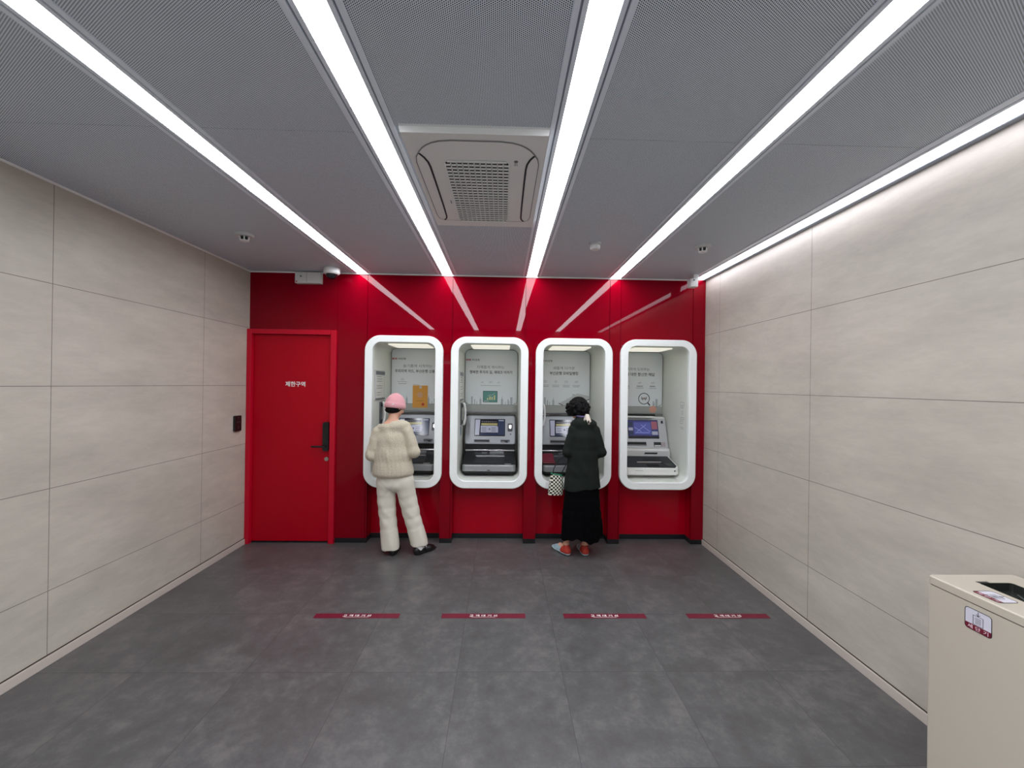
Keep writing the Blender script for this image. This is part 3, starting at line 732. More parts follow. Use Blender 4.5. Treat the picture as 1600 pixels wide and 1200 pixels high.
    P = [(1.31, 4.305), (1.345, 4.275), (1.855, 4.272), (1.880, 4.30), (1.846, 4.462), (1.34, 4.462)]
    tr = obj('tray_top', prism(nb(), P, S, -.002, .003), SLATE, t)
    obj('tray_opening', prism(nb(), [(1.56, 4.285), (1.69, 4.285), (1.692, 4.325), (1.557, 4.325)], S, .003, .005), BLKM, tr)
    obj('tray_edge', prism(nb(), [(1.47, 4.352), (1.735, 4.352), (1.735, 4.358), (1.47, 4.358)], S, .003, .010), CHROME, tr)
    bm = nb(); ribbon(bm, [(1.735, 4.352), (1.785, 4.285)], S, .008, .003, .006); ribbon(bm, [(1.725, 4.43), (1.740, 4.40)], S, .006, .003, .006); obj('tray_groove', bm, BLK, tr)
    obj('tray_pad', prism(nb(), [(1.56, 4.385), (1.70, 4.385), (1.70, 4.42), (1.57, 4.42)], S, .003, .005), CHAR, tr)
    obj('tray_pad', prism(nb(), [(1.775, 4.30), (1.845, 4.30), (1.84, 4.34), (1.76, 4.34)], S, .003, .005), mat('dark_green_grey', (62, 70, 68), .35), tr)
    obj('lip_button', prism(nb(), disc(xx(1.842), zz(.728), .009, 16), XZ, y(4.2495), y(4.2525)), SILD, t)
    small = nb()
    for k in range(6): box(small, xx(1.42+k*.014), xx(1.43+k*.014), y(4.2505), y(4.2525), zz(.728), zz(.732))
    obj('lip_marks', small, TXT_G, t)
    return t
atm_white(NC[3])

# wallet on the shelf of the third machine
S3 = lambda u, v, w_: (u, v, .763 + (v-4.28)*.389 + w_)
wl = thing('wallet', 'maroon zip wallet lying on the shelf of the cash machine', 'wallet', S3(.50, 4.42, .0))
def Wt(u, v, w_):
    p = S3(.505+u, 4.40+v, w_); q = S3(.50, 4.42, 0); return (p[0]-q[0], p[1]-q[1], p[2]-q[2])
bm = nb(); prism(bm, rrect(-.062, .062, -.075, .075, .014, 5), Wt, .001, .024); obj('cover', bm, mat('maroon_leather', (120, 22, 48), .3, bump=(200, .2)), wl, True, 40)
bm = nb(); ribbon(bm, rrect(-.0625, .0625, -.0755, .0755, .014, 5), Wt, .002, .010, .014, True); obj('zip', bm, mat('zip_brass', (190, 150, 140), .3, metal=.6), wl)
bm = nb(); ribbon(bm, [(.058, -.076), (.072, -.10), (.074, -.115)], Wt, .008, .008, .012); obj('zip_tassel', bm, MATS['maroon_leather'], wl)

# ------------------------------------------------------------------ things on the ceiling and walls
ac = thing('air_conditioner', 'white ceiling cassette air conditioner with a square-cell grille', 'air conditioner', (-.1355, 2.247, ZC))
bm = nb()
def acloop(dx, z): return [bm.verts.new(p) for p in ((-.324+dx*.25, -.518+dx, z), (.324-dx*.25, -.518+dx, z), (.324-dx*.25, .518-dx, z), (-.324+dx*.25, .518-dx, z))]
Ls = [acloop(0, 0), acloop(0, -.010), acloop(.012, -.030)]
for a, b in zip(Ls, Ls[1:]):
    for k in range(4): bm.faces.new((a[k], a[(k+1) % 4], b[(k+1) % 4], b[k]))
bm.faces.new(Ls[0]); bm.faces.new(Ls[2])
panel = obj('panel', bm, ACP, ac)
oX, oY = .1355, -2.247
# centre cover with big rounded outline, outline groove, vents
cov = [(-.258, .405), (-.283, .385), (-.294, .34), (-.296, -.28), (-.288, -.325), (-.272, -.360), (-.250, -.395), (-.226, -.420), (-.20, -.438), (-.165, -.452), (-.11, -.460)]
cov += [(-u, v) for u, v in cov[::-1]]
bm = nb(); prism(bm, cov, XY, -.034, -.030); obj('cover', bm, ACP, ac)
bm = nb(); ribbon(bm, cov, XY, .004, -.0345, -.030, True); obj('cover_seam', bm, mat('seam_grey', (120, 118, 116), .6), ac)
for s in (-1, 1):
    bm = nb(); P = [(s*.270, -.358), (s*.252, -.325), (s*.240, -.285), (s*.236, -.24), (s*.235, -.1), (s*.235, .20), (s*.237, .345), (s*.243, .378), (s*.258, .403)]
    ribbon(bm, P, XY, .010, -.0355, -.034); obj('air_outlet', bm, mat('deep_blue_black', (10, 9, 24), .6), ac)
gx0, gx1, gy0, gy1 = -.160, .152, -.300, .406
obj('grille_recess', prism(nb(), rrect(gx0, gx1, gy0, gy1, .03, 5), XY, -.0352, -.034), mat('grille_dark', (12, 13, 18), .8), ac)
NR, NCc = 23, 11
bm = nb()
for k in range(NR+1):
    yy = gy0 + (gy1-gy0)*k/NR
    e_ = .012 if k in (0, NR) else (.002 if k in (1, NR-1) else 0)
    box(bm, gx0+e_, gx1-e_, yy-.0076, yy+.0076, -.0385, -.0365)
for k in range(NCc+1):
    xx_ = gx0 + (gx1-gx0)*k/NCc
    e_ = .014 if k in (0, NCc) else 0
    box(bm, xx_-.0024, xx_+.0024, gy0+e_, gy1-e_, -.0385, -.0352)
obj('grille', bm, mat('grille_plastic', (236, 238, 234), .4), ac)
acT = lambda u, v, w_: (v, u, -.0342-w_)
bm = nb(); prism(bm, disc(.185, -.30, .0001, 3), XY, -.0345, -.034); bm.free()
text('logo', 'LG', mat('logo_grey', (96, 94, 94), .5), ac, lambda u, v, w_: (.178 + v, u, -.0346), -.292, -.270, 0, .016, bold=.02)
bm = nb(); prism(bm, disc(.185, -.306, .010, 18), XY, -.0350, -.034); obj('logo', bm, MATS['logo_grey'], ac)
bm = nb(); box(bm, -.205+.02, -.20+.02, .12, .16, -.0350, -.034); obj('marking', bm, MATS['logo_grey'], ac)

def detector(loc, label, rad=.064, low=False):
    t = thing('smoke_detector', label, 'smoke detector', loc, 0, 'round white detectors on the ceiling')
    obj('base', lathe(nb(), [(0, 0), (rad, 0), (rad, -.010), (rad*.94, -.020), (0, -.020)]), PLAST_G, t, True, 35)
    if low:
        obj('cap', lathe(nb(), [(rad*.80, -.020), (rad*.78, -.040), (rad*.6, -.050), (0, -.050)]), PLAST, t, True, 35)
    else:
        obj('sensor_core', lathe(nb(), [(0, -.020), (rad*.36, -.020), (rad*.36, -.044), (0, -.044)], n=20), CHAR, t, True, 35)
        bm = nb()
        for k in range(6):
            a = k*PI/3; cyl(bm, (rad*.56*math.cos(a), rad*.56*math.sin(a), -.02), (rad*.42*math.cos(a), rad*.42*math.sin(a), -.048), .0045, n=6)
        lathe(bm, [(0, -.046), (rad*.46, -.046), (rad*.46, -.052), (0, -.052)], n=20)
        obj('cage', bm, PLAST, t, True, 35)
    return t
detector((-1.963, 3.09, ZC), 'round white smoke detector on the ceiling left of the leftmost light strip')
detector((.703, 3.117, ZC), 'round flat white detector on the ceiling right of the third light strip', .05, True)
detector((1.549, 3.121, ZC), 'round white smoke detector on the ceiling nearest the right wall')

t = thing('dome_camera', 'white dome security camera with a dark bubble on the ceiling near the white box', 'security camera', (-1.672, 3.955, ZC))
obj('housing', lathe(nb(), [(0, 0), (.070, 0), (.075, -.01), (.073, -.05), (.062, -.062), (.052, -.062), (0, -.062)]), PLAST, t, True, 35)
obj('dome', lathe(nb(), [(.052*math.cos(a), -.062-.048*math.sin(a)) for a in [i*PI/2/8 for i in range(9)]]), GLASSB, t, True)
t = thing('wall_box', 'white rectangular signal box high on the red wall above the door', 'wall box', (-1.956, D, 2.663))
obj('housing', B(-.127, .127, -.055, -.0005, -.056, .056, .004), mat('box_white', (205, 205, 200), .4), t)
obj('seam', B(-.013, -.010, -.0556, -.055, -.05, .05), TXT_G, t)
bm = nb(); cyl(bm, (-.068, -.057, .012), (-.068, -.055, .012), .010, n=16); obj('sensor', bm, TXT_G, t)
bm = nb(); box(bm, -.118, -.104, -.0562, -.055, -.048, -.034); obj('mark', bm, TXT_R, t)
t = thing('corner_camera', 'small white camera hanging from the ceiling in the far right corner', 'security camera', (1.862, 3.93, ZC))
obj('mount', B(-.012, .040, -.03, .03, -.062, -.0005, .006), PLAST, t, True, 40)
hb = obj('housing', B(-.045, .030, -.04, .04, -.128, -.045, .006), PLAST, t, True, 40)
bm = nb(); cyl(bm, (-.012, -.0425, -.064), (-.012, -.04, -.064), .008, n=14); obj('lens', bm, BLK, hb)
t = thing('access_reader', 'slim black access reader on the left stone wall beside the door', 'door reader', (XL, 3.937, 1.215))
obj('housing', prism(nb(), rrect(-.046, .046, -.075, .075, .012, 5), YZ, .0005, .022), BLK, t, True, 40)
bm = nb()
for y_, z_ in ((0, .055), (-.015, .012), (.015, .012), (0, -.035)): cyl(bm, (.022, y_, z_), (.0232, y_, z_), .006, n=12)
obj('button', bm, SILD, t)

# ------------------------------------------------------------------ floor tapes
tapes = [(-1.2815, -.6965), (-.4035, .181), (.4505, 1.0325), (1.3295, 1.9135)]
tl = ['maroon waiting-line tape on the floor, leftmost, on the door side', 'maroon waiting-line tape on the floor facing the unused silver machine',
      'maroon waiting-line tape on the floor behind the person in the green cardigan', 'maroon waiting-line tape on the floor nearest the right wall']
for (a, b), lb in zip(tapes, tl):
    c = (a+b)/2
    t = thing('floor_tape', lb, 'floor tape', (c, 2.8335, 0), 0, 'maroon waiting-line tapes on the floor')
    obj('film', B(a-c, b-c, -.028, .028, .0002, .0012), MAROON, t)
    for k, ch in enumerate('고객대기선'):
        x = -.098 + k*.0415; text('lettering', ch, TXT_W, t, XY, x, x+.027, -.009, .023, depth=(.0012, .0016), bold=.02)
    obj('underline', B(-.085, .080, -.0165, -.0145, .0012, .0016), TXT_W, t)

# ------------------------------------------------------------------ shredder cabinet at the right
bx0, bx1, by0, by1, bz = 1.690, 2.040, .98, 1.560, .896
t = thing('shredder_cabinet', 'cream metal shredder cabinet with an open slot on top at the right wall', 'shredder', ((bx0+bx1)/2, (by0+by1)/2, 0))
ox, oy = (bx0+bx1)/2, (by0+by1)/2
hx, hy = (bx1-bx0)/2, (by1-by0)/2
rr_ = rrect(-hx, hx, -hy, hy, .012, 4)
obj('body', prism(nb(), rrect(-hx, hx, -hy, hy, .012, 4), XY, .0, bz-.0345), BINM, t, True, 30)
obj('shadow_joint', prism(nb(), rrect(-hx+.003, hx-.003, -hy+.003, hy-.003, .012, 4), XY, bz-.0345, bz-.0305), mat('joint_brown', (60, 46, 40), .8), t)
# lid with a real opening
sx0, sx1, sy0, sy1 = 1.812-ox, 1.945-ox, 1.14-oy, 1.492-oy
bm = nb()
outer0 = rrect(-hx, hx, -hy, hy, .014, 6); outer1 = rrect(-hx+.004, hx-.004, -hy+.004, hy-.004, .012, 6)
inner = rrect(sx0, sx1, sy0, sy1, .012, 6)
V = [[bm.verts.new((u, v, z)) for u, v in P] for P, z in ((outer0, bz-.0305), (outer0, bz-.004), (outer1, bz), (inner, bz), (inner, bz-.0305))]
n = len(outer0)
for a, b in zip(V, V[1:]+V[:1]):
    for k in range(n): bm.faces.new((a[k], a[(k+1) % n], b[(k+1) % n], b[k]))
obj('lid', bm, BINM, t, True, 30)
bm = nb()
box(bm, sx0-.001, sx1+.001, sy0-.001, sy1+.001, bz-.0302, bz-.0295); ring(bm, rrect(sx0+.0002, sx1-.0002, sy0+.0002, sy1-.0002, .012, 6), rrect(sx0+.0018, sx1-.0018, sy0+.0018, sy1-.0018, .011, 6), XY, bz-.0300, bz-.0012)
obj('slot_dark_insert', bm, mat('dark_green_grey_insert', (40, 43, 40), .25), t)  # dark floor and ring added so the opening's inside looks dark
bm = nb(); tube(bm, [(sx0+.01, sy0+.06, bz-.022), (sx0+.03, sy0+.2, bz-.020), (sx1-.04, sy1-.05, bz-.022)], .003, 6); obj('liner_fold', bm, mat('clear_bag', (110, 116, 112), .1), t, True)
obj('yellow_tab', B(sx0+.004, sx0+.10, sy0+.02, 1.388-oy, bz-.0295, bz-.022, .002), mat('yellow_green_tab', (206, 202, 122), .5), t)
obj('slot_notch', B(sx0, sx0+.045, sy1-.004, sy1+.008, bz+.0001, bz+.0006), mat('dark_notch', (40, 38, 36), .6), t)
# stickers: front (left) face and top
fT = lambda u, v, w_: (-hx-.0004-w_, (1.388-oy)-u, v)       # u to the viewer's right = -Y
def sticker(T, zc, tx):
    P = rrect(-.040, .040, zc-.037, zc+.037, .010, 5)
    s = obj('sticker', prism(nb(), P, T, 0, .0004), mat('sticker_lilac', (208, 204, 214), .4), t)
    bm = nb(); low = [p for p in P if p[1] < zc-.016]
    prism(bm, [(.040, zc-.017)] + [(-.040, zc-.017)] + sorted([p for p in low if p[0] < 0], key=lambda p: -p[1]) + sorted([p for p in low if p[0] >= 0], key=lambda p: p[1]), T, .0004, .0008)
    obj('sticker_band', bm, MAROON, s)
    bm = nb(); ribbon(bm, P, T, .0018, .0004, .0010, True)
    ribbon(bm, [(-.015, zc-.015), (.015, zc-.015), (.015, zc+.017), (-.015, zc+.017)], T, .0018, .0004, .0009, True)
    for k in range(6): ribbon(bm, [(-.009, zc+.010-k*.0038), (.009, zc+.010-k*.0038)], T, .0010, .0004, .0009)
    ribbon(bm, [(0, zc+.033), (0, zc+.018)], T, .0018, .0004, .0009); ribbon(bm, [(-.006, zc+.024), (0, zc+.018), (.006, zc+.024)], T, .0018, .0004, .0009)
    obj('sticker_drawing', bm, TXT_K, s)
    for k, ch in enumerate('세단기'):
        text('lettering', ch, mat('pink_white_lettering', (236, 206, 214), .5), s, T, -.031+k*.0235, -.031+k*.0235+.015, zc-.0335, .0135, depth=(.0008, .0012), bold=.01)
sticker(fT, .808, 0)
tT = lambda u, v, w_: ((1.7495-ox) + v, (1.388-oy)-u, bz+.0002+w_)
sticker(tT, 0, 0)

# ------------------------------------------------------------------ people: volumes meshed into one smooth surface each
class Vol:
    def __init__(s, lo, hi, h):
        s.lo = np.array(lo, float); s.h = h
        s.n = np.ceil((np.array(hi)-s.lo)/h).astype(int)+1
        s.d = np.full(s.n, .2, np.float32)
        s.ax = [s.lo[i]+h*np.arange(s.n[i]) for i in range(3)]
    def _sub(s, lo, hi):
        sl = []
        for i in range(3):
            a = max(0, int((lo[i]-s.lo[i])/s.h)); b = min(s.n[i], int((hi[i]-s.lo[i])/s.h)+2)
            if b <= a: return None, None
            sl.append(slice(a, b))
        X, Y, Z = np.meshgrid(*[s.ax[i][sl[i]] for i in range(3)], indexing='ij', sparse=True)
        return tuple(sl), (X, Y, Z)
    def _mix(s, sl, v, k, op='add'):
        o = s.d[sl]
        if op == 'add':
            if k > 0:
                h = np.clip(.5+.5*(o-v)/k, 0, 1); s.d[sl] = o*(1-h)+v*h - k*h*(1-h)
            else: s.d[sl] = np.minimum(o, v)
        else:
            if k > 0:
                h = np.clip(.5-.5*(o+v)/k, 0, 1); s.d[sl] = o*(1-h)+(-v)*h + k*h*(1-h)
            else: s.d[sl] = np.maximum(o, -v)
    def cone(s, a, b, ra, rb, k=.02, sc_=(1, 1, 1), op='add'):
        a = np.array(a, float); b = np.array(b, float); S_ = np.array(sc_, float)
        R_ = max(ra, rb)*max(sc_)+k+.03
        sl, G = s._sub(np.minimum(a, b)-R_, np.maximum(a, b)+R_)
        if sl is None: return s
        A, Bb = a/S_, b/S_; d = Bb-A; L2 = max((d*d).sum(), 1e-9)
        p = [G[i]/S_[i]-A[i] for i in range(3)]
        t_ = np.clip((p[0]*d[0]+p[1]*d[1]+p[2]*d[2])/L2, 0, 1)
        q = np.sqrt((p[0]-t_*d[0])**2+(p[1]-t_*d[1])**2+(p[2]-t_*d[2])**2) - (ra+(rb-ra)*t_)
        s._mix(sl, (q*min(sc_)).astype(np.float32), k, op); return s
    def chain(s, pts, rs, k=.02, sc_=(1, 1, 1)):
        P = np.array([tuple(p) for p in pts], float); S_ = np.array(sc_, float); R_ = max(rs)*max(sc_)+k+.03
        sl, G = s._sub(P.min(0)-R_, P.max(0)+R_)
        if sl is None: return s
        best = None; g_ = [G[i]/S_[i] for i in range(3)]
        for i in range(len(pts)-1):
            A, Bb = P[i]/S_, P[i+1]/S_; d = Bb-A; L2 = max((d*d).sum(), 1e-9); p = [g_[j]-A[j] for j in range(3)]
            t_ = np.clip((p[0]*d[0]+p[1]*d[1]+p[2]*d[2])/L2, 0, 1)
            q = np.sqrt((p[0]-t_*d[0])**2+(p[1]-t_*d[1])**2+(p[2]-t_*d[2])**2) - (rs[i]+(rs[i+1]-rs[i])*t_)
            if best is None: best = q
            else:
                h = np.clip(.5+.5*(best-q)/.03, 0, 1); best = best*(1-h)+q*h - .006*h*(1-h)
        s._mix(sl, (best*min(sc_)).astype(np.float32), k); return s
    def ell(s, c, r, k=.02, rot=None, op='add'):
        c = np.array(c, float); r = np.array(r, float); R_ = r.max()+k+.03
        sl, G = s._sub(c-R_, c+R_)
        if sl is None: return s
        p = [G[i]-c[i] for i in range(3)]
        if rot is not None:
            m = np.array(rot.to_3x3().transposed() if hasattr(rot, 'to_3x3') else rot)
            p = [m[i][0]*p[0]+m[i][1]*p[1]+m[i][2]*p[2] for i in range(3)]
        k0 = np.sqrt(sum((p[i]/r[i])**2 for i in range(3))); k1 = np.sqrt(sum((p[i]/r[i]**2)**2 for i in range(3)))+1e-6
        s._mix(sl, (k0*(k0-1)/k1).astype(np.float32), k, op); return s
    def field(s, fn):
        X, Y, Z = np.meshgrid(*s.ax, indexing='ij', sparse=True); s.d = (s.d + fn(X, Y, Z)).astype(np.float32); return s
    def clip(s, fn):
        X, Y, Z = np.meshgrid(*s.ax, indexing='ij', sparse=True); s.d = np.maximum(s.d, fn(X, Y, Z)).astype(np.float32); return s
    def mesh(s, name, off=(0, 0, 0)):
        d = s.d.copy()
        for ax in range(3):
            ix = [slice(None)]*3; ix[ax] = 0; d[tuple(ix)] = .1; ix[ax] = -1; d[tuple(ix)] = .1
        ins = d < 0; nx, ny, nz = d.shape
        acc = np.zeros((nx-1, ny-1, nz-1, 3), np.float32); cnt = np.zeros((nx-1, ny-1, nz-1), np.float32)
        faces_src = []
        for ax in range(3):
            sl0 = [slice(None)]*3; sl1 = [slice(None)]*3; sl0[ax] = slice(0, -1); sl1[ax] = slice(1, None)
            a, b = d[tuple(sl0)], d[tuple(sl1)]
            cr = ins[tuple(sl0)] != ins[tuple(sl1)]
            idx = np.argwhere(cr)
            va = a[cr]; vb = b[cr]; t_ = va/(va-vb)
            pos = idx.astype(np.float32); pos[:, ax] += t_
            o1, o2 = [i for i in range(3) if i != ax]
            for e1 in (0, -1):
                for e2 in (0, -1):
                    c_ = idx.copy(); c_[:, o1] += e1; c_[:, o2] += e2
                    np.add.at(acc, tuple(c_.T), pos); np.add.at(cnt, tuple(c_.T), 1)
            faces_src.append((ax, o1, o2, idx, va < 0))
        act = cnt > 0; ids = -np.ones(act.shape, np.int64); ids[act] = np.arange(act.sum())
        vtx = acc[act]/cnt[act][:, None]*s.h + s.lo - np.array(off)
        F_ = []
        for ax, o1, o2, idx, neg in faces_src:
            q = []
            for e1, e2 in ((0, 0), (-1, 0), (-1, -1), (0, -1)):
                c_ = idx.copy(); c_[:, o1] += e1; c_[:, o2] += e2; q.append(ids[tuple(c_.T)])
            q = np.stack(q, 1)
            flip = neg if ax != 1 else ~neg
            q[flip] = q[flip][:, ::-1]
            F_.append(q)
        F_ = np.concatenate(F_)
        me = bpy.data.meshes.new(name)
        me.vertices.add(len(vtx)); me.vertices.foreach_set('co', vtx.astype(np.float32).ravel())
        me.loops.add(F_.size); me.loops.foreach_set('vertex_index', F_.astype(np.int32).ravel())
        me.polygons.add(len(F_)); me.polygons.foreach_set('loop_start', np.arange(0, F_.size, 4, dtype=np.int32))
        me.update(calc_edges=True); me.validate()
        bm_ = bmesh.new(); bm_.from_mesh(me)
        for _ in range(2): bmesh.ops.smooth_vert(bm_, verts=bm_.verts, factor=.5, use_axis_x=True, use_axis_y=True, use_axis_z=True)
        bmesh.ops.recalc_face_normals(bm_, faces=bm_.faces); bm_.to_mesh(me); bm_.free()
        return me
def vobj(name, vol, material, parent, off): return link(name, vol.mesh(name, off), material, parent, True)

def hand(V, wrist, fwd, up, side, s=1.0, curl=.5):
    """palm and five fingers; fwd = pointing direction, up = back of the hand, side = +1 thumb to the right of fwd"""
    f = Vector(fwd).normalized(); u = Vector(up); u = (u - f*u.dot(f)).normalized(); r = f.cross(u)*side
    W = Vector(wrist)
    V.cone(W, W+f*.035, .022*s, .022*s, .012, (1, 1, 1))
    for k in range(4):
        o = (k-1.5)*.019*s
        base = W + f*.02 + r*(-o*.6); kn = W + f*(.082-.004*abs(k-1))*s + r*(-o) + u*.004
        V.cone(base, kn, .014*s, .0105*s, .012)
        ln = (.040, .045, .042, .033)[k]*s; d = f; p = kn
        for j, (m_, rad) in enumerate(((1, .0088), (.72, .0080), (.55, .0072))):
            ang = curl*(.45+.35*j); d = (d*math.cos(ang) - u*math.sin(ang)).normalized(); q = p + d*ln*m_
            V.cone(p, q, rad*s, (rad-.0006)*s, .003); p = q; u2 = r.cross(d)*side
    tb = W + f*.022 + r*.020; t1 = tb + (f*.6+r*.75-u*.2).normalized()*.038*s; t2 = t1 + (f*.9+r*.3-u*.3).normalized()*.028*s; t3 = t2 + (f-u*.4).normalized()*.022*s
    V.cone(tb, t1, .014*s, .0105*s, .010); V.cone(t1, t2, .0102*s, .0090*s, .003); V.cone(t2, t3, .0090*s, .0078*s, .003)

def head(V, c, rot, s=1.0):
    """head volume; local +Y is the face"""
    c = Vector(c); T = lambda x, y, z: c + rot @ Vector((x*s, y*s, z*s))
    V.ell(T(0, -.008, .02), (.074*s, .092*s, .092*s), .03, rot)
    V.ell(T(0, .03, -.045), (.056*s, .058*s, .062*s), .03, rot)
    V.ell(T(0, .066, -.088), (.024*s, .020*s, .018*s), .02, rot)
    V.cone(T(0, .086, .006), T(0, .108, -.030), .009*s, .013*s, .012)
    for sx in (-1, 1):
        V.ell(T(sx*.030, .078, .016), (.016*s, .012*s, .009*s), .006, rot, op='cut')
        V.ell(T(sx*.030, .084, .030), (.020*s, .010*s, .006*s), .010, rot)
        V.ell(T(sx*.034, .070, -.030), (.018*s, .016*s, .018*s), .02, rot)
        V.ell(T(sx*.077, .0, -.012), (.010*s, .017*s, .030*s), .004, rot)
    V.ell(T(0, .088, -.056), (.022*s, .010*s, .006*s), .006, rot)
    V.ell(T(0, .086, -.066), (.018*s, .010*s, .006*s), .006, rot)
def eyes(root, c, rot, off, s=1.0):
    for sx in (-1, 1):
        p = Vector(c) + rot @ Vector((sx*.030*s, .073*s, .016*s)) - Vector(off)
        bm = nb(); bmesh.ops.create_uvsphere(bm, u_segments=12, v_segments=8, radius=.012*s); bmesh.ops.translate(bm, verts=bm.verts, vec=p)
        e = obj('eye', bm, mat('eye_dark', (30, 22, 20), .1), root, True)

def shoe(V, heel, ang, s=1.0, top=.075):
    """low shoe volume, heel at the back; ang = direction the toe points, measured from +Y towards +X"""
    f = Vector((math.sin(ang), math.cos(ang), 0)); r = Vector((math.cos(ang), -math.sin(ang), 0)); H_ = Vector(heel)
    V.cone(H_+f*.030+Vector((0, 0, .036)), H_+f*.075+Vector((0, 0, .036)), .034*s, .035*s, .02)
    V.cone(H_+f*.075+Vector((0, 0, .032)), H_+f*.165*s+Vector((0, 0, .026)), .036*s, .040*s, .02, (1, 1, .85))
    V.cone(H_+f*.165*s+Vector((0, 0, .025)), H_+f*.205*s+Vector((0, 0, .022)), .038*s, .034*s, .02, (1, 1, .8))
    V.cone(H_+f*.036+Vector((0, 0, .045)), H_+f*.045+Vector((0, 0, top)), .033*s, .030*s, .01)

# ---------------- person 1: pink beanie, beige sweater, cream trousers
SL1 = ([(-1.130, 3.862, 1.185), (-1.178, 3.858, 1.155), (-1.228, 3.835, .940), (-1.205, 3.93, .925), (-1.180, 4.02, .945)],
       [(-.950, 3.862, 1.200), (-.902, 3.858, 1.172), (-.828, 3.835, .975), (-.850, 3.93, .955), (-.895, 4.02, .965)])
SL2 = ([(.735, 3.882, 1.215), (.690, 3.880, 1.190), (.630, 3.845, .985), (.645, 3.96, .960), (.675, 4.09, .975)],
       [(.850, 3.882, 1.215), (.895, 3.880, 1.190), (.952, 3.845, .985), (.935, 3.96, .950), (.880, 4.09, .955)])
P1 = (-1.0, 3.86, 0)
p1 = thing('person', 'person in pink beanie, beige knit sweater and cream wide trousers at the leftmost machine', 'person', P1)
rot1 = (Matrix.Rotation(math.radians(-38), 3, 'Z') @ Matrix.Rotation(math.radians(-24), 3, 'X'))
hc1 = (-1.030, 3.915, 1.405)
V = Vol((-1.38, 3.66, .02), (-.62, 4.36, 1.58), .0055)
head(V, hc1, rot1, .98)
V.cone((-1.046, 3.868, 1.22), (-1.034, 3.900, 1.355), .048, .045, .025)
V.cone((-1.10, 3.865, 1.205), (-.99, 3.865, 1.21), .045, .045, .04)
V.chain([(-1.04, 3.87, 1.18), (-1.04, 3.865, 1.02), (-1.02, 3.86, .86)], [.085, .085, .11], .03, (1.1, .75, 1))
for s_, P_, wr in ((-1, SL1[0], (-1.145, 4.11, .965)), (1, SL1[1], (-.915, 4.11, .975))):
    V.chain([(-1.042, 3.864, 1.165)] + P_ + [wr], [.045, .036, .034, .034, .032, .028, .024], .02)
    hand(V, wr, (.12*-s_, 1, .02), (0, 0, 1), s_*-1, .95, .55)
for hip, kn, an in (((-1.085, 3.86, .80), (-1.09, 3.88, .46), (-1.025, 3.87, .09)), ((-.945, 3.86, .80), (-.865, 3.90, .46), (-.785, 3.90, .10))):
    V.cone(hip, kn, .082, .056, .04); V.cone(kn, an, .054, .034, .02)
V.cone((-1.015, 3.865, .09), (-1.015, 3.93, .055), .034, .030, .02); V.cone((-.785, 3.90, .10), (-.755, 3.96, .055), .034, .030, .02)
V.clip(lambda X, Y, Z: .03 - Z + 0*X)
vobj('body', V, SKIN, p1, P1)
eyes(p1, hc1, rot1, P1, .98)
# hair under the beanie
V = Vol((-1.18, 3.76, 1.26), (-.88, 4.06, 1.50), .004)
T1 = lambda x, y, z: Vector(hc1) + rot1 @ Vector((x, y, z))
V.ell(T1(0, -.012, .012), (.083, .097, .090), 0, rot1)
V.clip(lambda X, Y, Z: Z - 1.396 + 0*X + 0*Y)
V.ell(T1(0, .075, -.04), (.080, .070, .090), .01, rot1, op='cut')
V.field(lambda X, Y, Z: .0012*np.sin(X*420+np.sin(Z*90)*2)*np.sin(Y*260))
V.ell((-1.046, 3.880, 1.368), (.072, .062, .038), .008); V.clip(lambda X, Y, Z: 1.333 - Z + 0*X + 0*Y)
vobj('hair', V, HAIR, p1, P1)
# beanie
bm = nb()
lathe(bm, [(.0885, 0), (.0935, .003), (.0960, .020), (.0955, .040), (.0925, .047), (.0905, .049), (.0885, .066), (.0795, .092), (.060, .119), (.037, .139), (.014, .150), (0, .152)], n=48, sx=.98, sy=1.12)
rotb = (Matrix.Rotation(math.radians(-30), 4, 'Z') @ Matrix.Rotation(math.radians(-9), 4, 'X'))
bmesh.ops.transform(bm, matrix=Matrix.Translation(Vector((-1.033, 3.905, 1.378))-Vector(P1)) @ rotb, verts=bm.verts)
PINK = knit_mat('pink_knit', (222, 164, 168), (208, 146, 152), 220)
hat = obj('beanie', bm, PINK, p1, True)
bm = nb(); box(bm, -.010, .010, -.002, .002, -.0045, .0045)
bmesh.ops.transform(bm, matrix=Matrix.Translation(Vector((-1.022, 3.8085, 1.425))-Vector(P1)) @ Matrix.Rotation(.1, 4, 'Z'), verts=bm.verts)
obj('hat_label', bm, PLAST, hat)
# sweater
V = Vol((-1.36, 3.62, .68), (-.66, 4.16, 1.34), .0055)
V.chain([(-1.042, 3.866, 1.190), (-1.042, 3.862, 1.08), (-1.034, 3.858, .93), (-1.028, 3.855, .80)], [.112, .150, .172, .192], .03, (1.0, .72, .8))
V.ell((-1.050, 3.862, 1.205), (.125, .070, .048), .04); V.ell((-.955, 3.862, 1.225), (.085, .066, .046), .04)
for sx, pts, rs in ((-1, SL1[0], [.058, .055, .056, .054, .044]),
                    (1, SL1[1], [.058, .055, .057, .054, .044])):
    V.chain(pts, rs, .014)
V.clip(lambda X, Y, Z: .748 + .02*(X+1.03) - Z + 0*Y)
V.ell((-1.028, 3.855, .775), (.188, .134, .030), .015)
V.cone((-1.060, 3.875, 1.235), (-1.040, 3.89, 1.40), .070, .055, .006, (1.45, 1, 1), op='cut')
V.field(lambda X, Y, Z: .0009*np.sin(X*170 + 3*np.sin(Z*14)) * np.clip((1.15-Z)*6, 0, 1) + .003*np.sin(Z*34+X*20+np.sin(X*30))*np.sin(X*17+1)*np.clip((Z-.76)*8, 0, 1))
SWEAT = knit_mat('beige_chunky_knit', (203, 194, 174), (182, 172, 151), 150)
vobj('sweater', V, SWEAT, p1, P1)
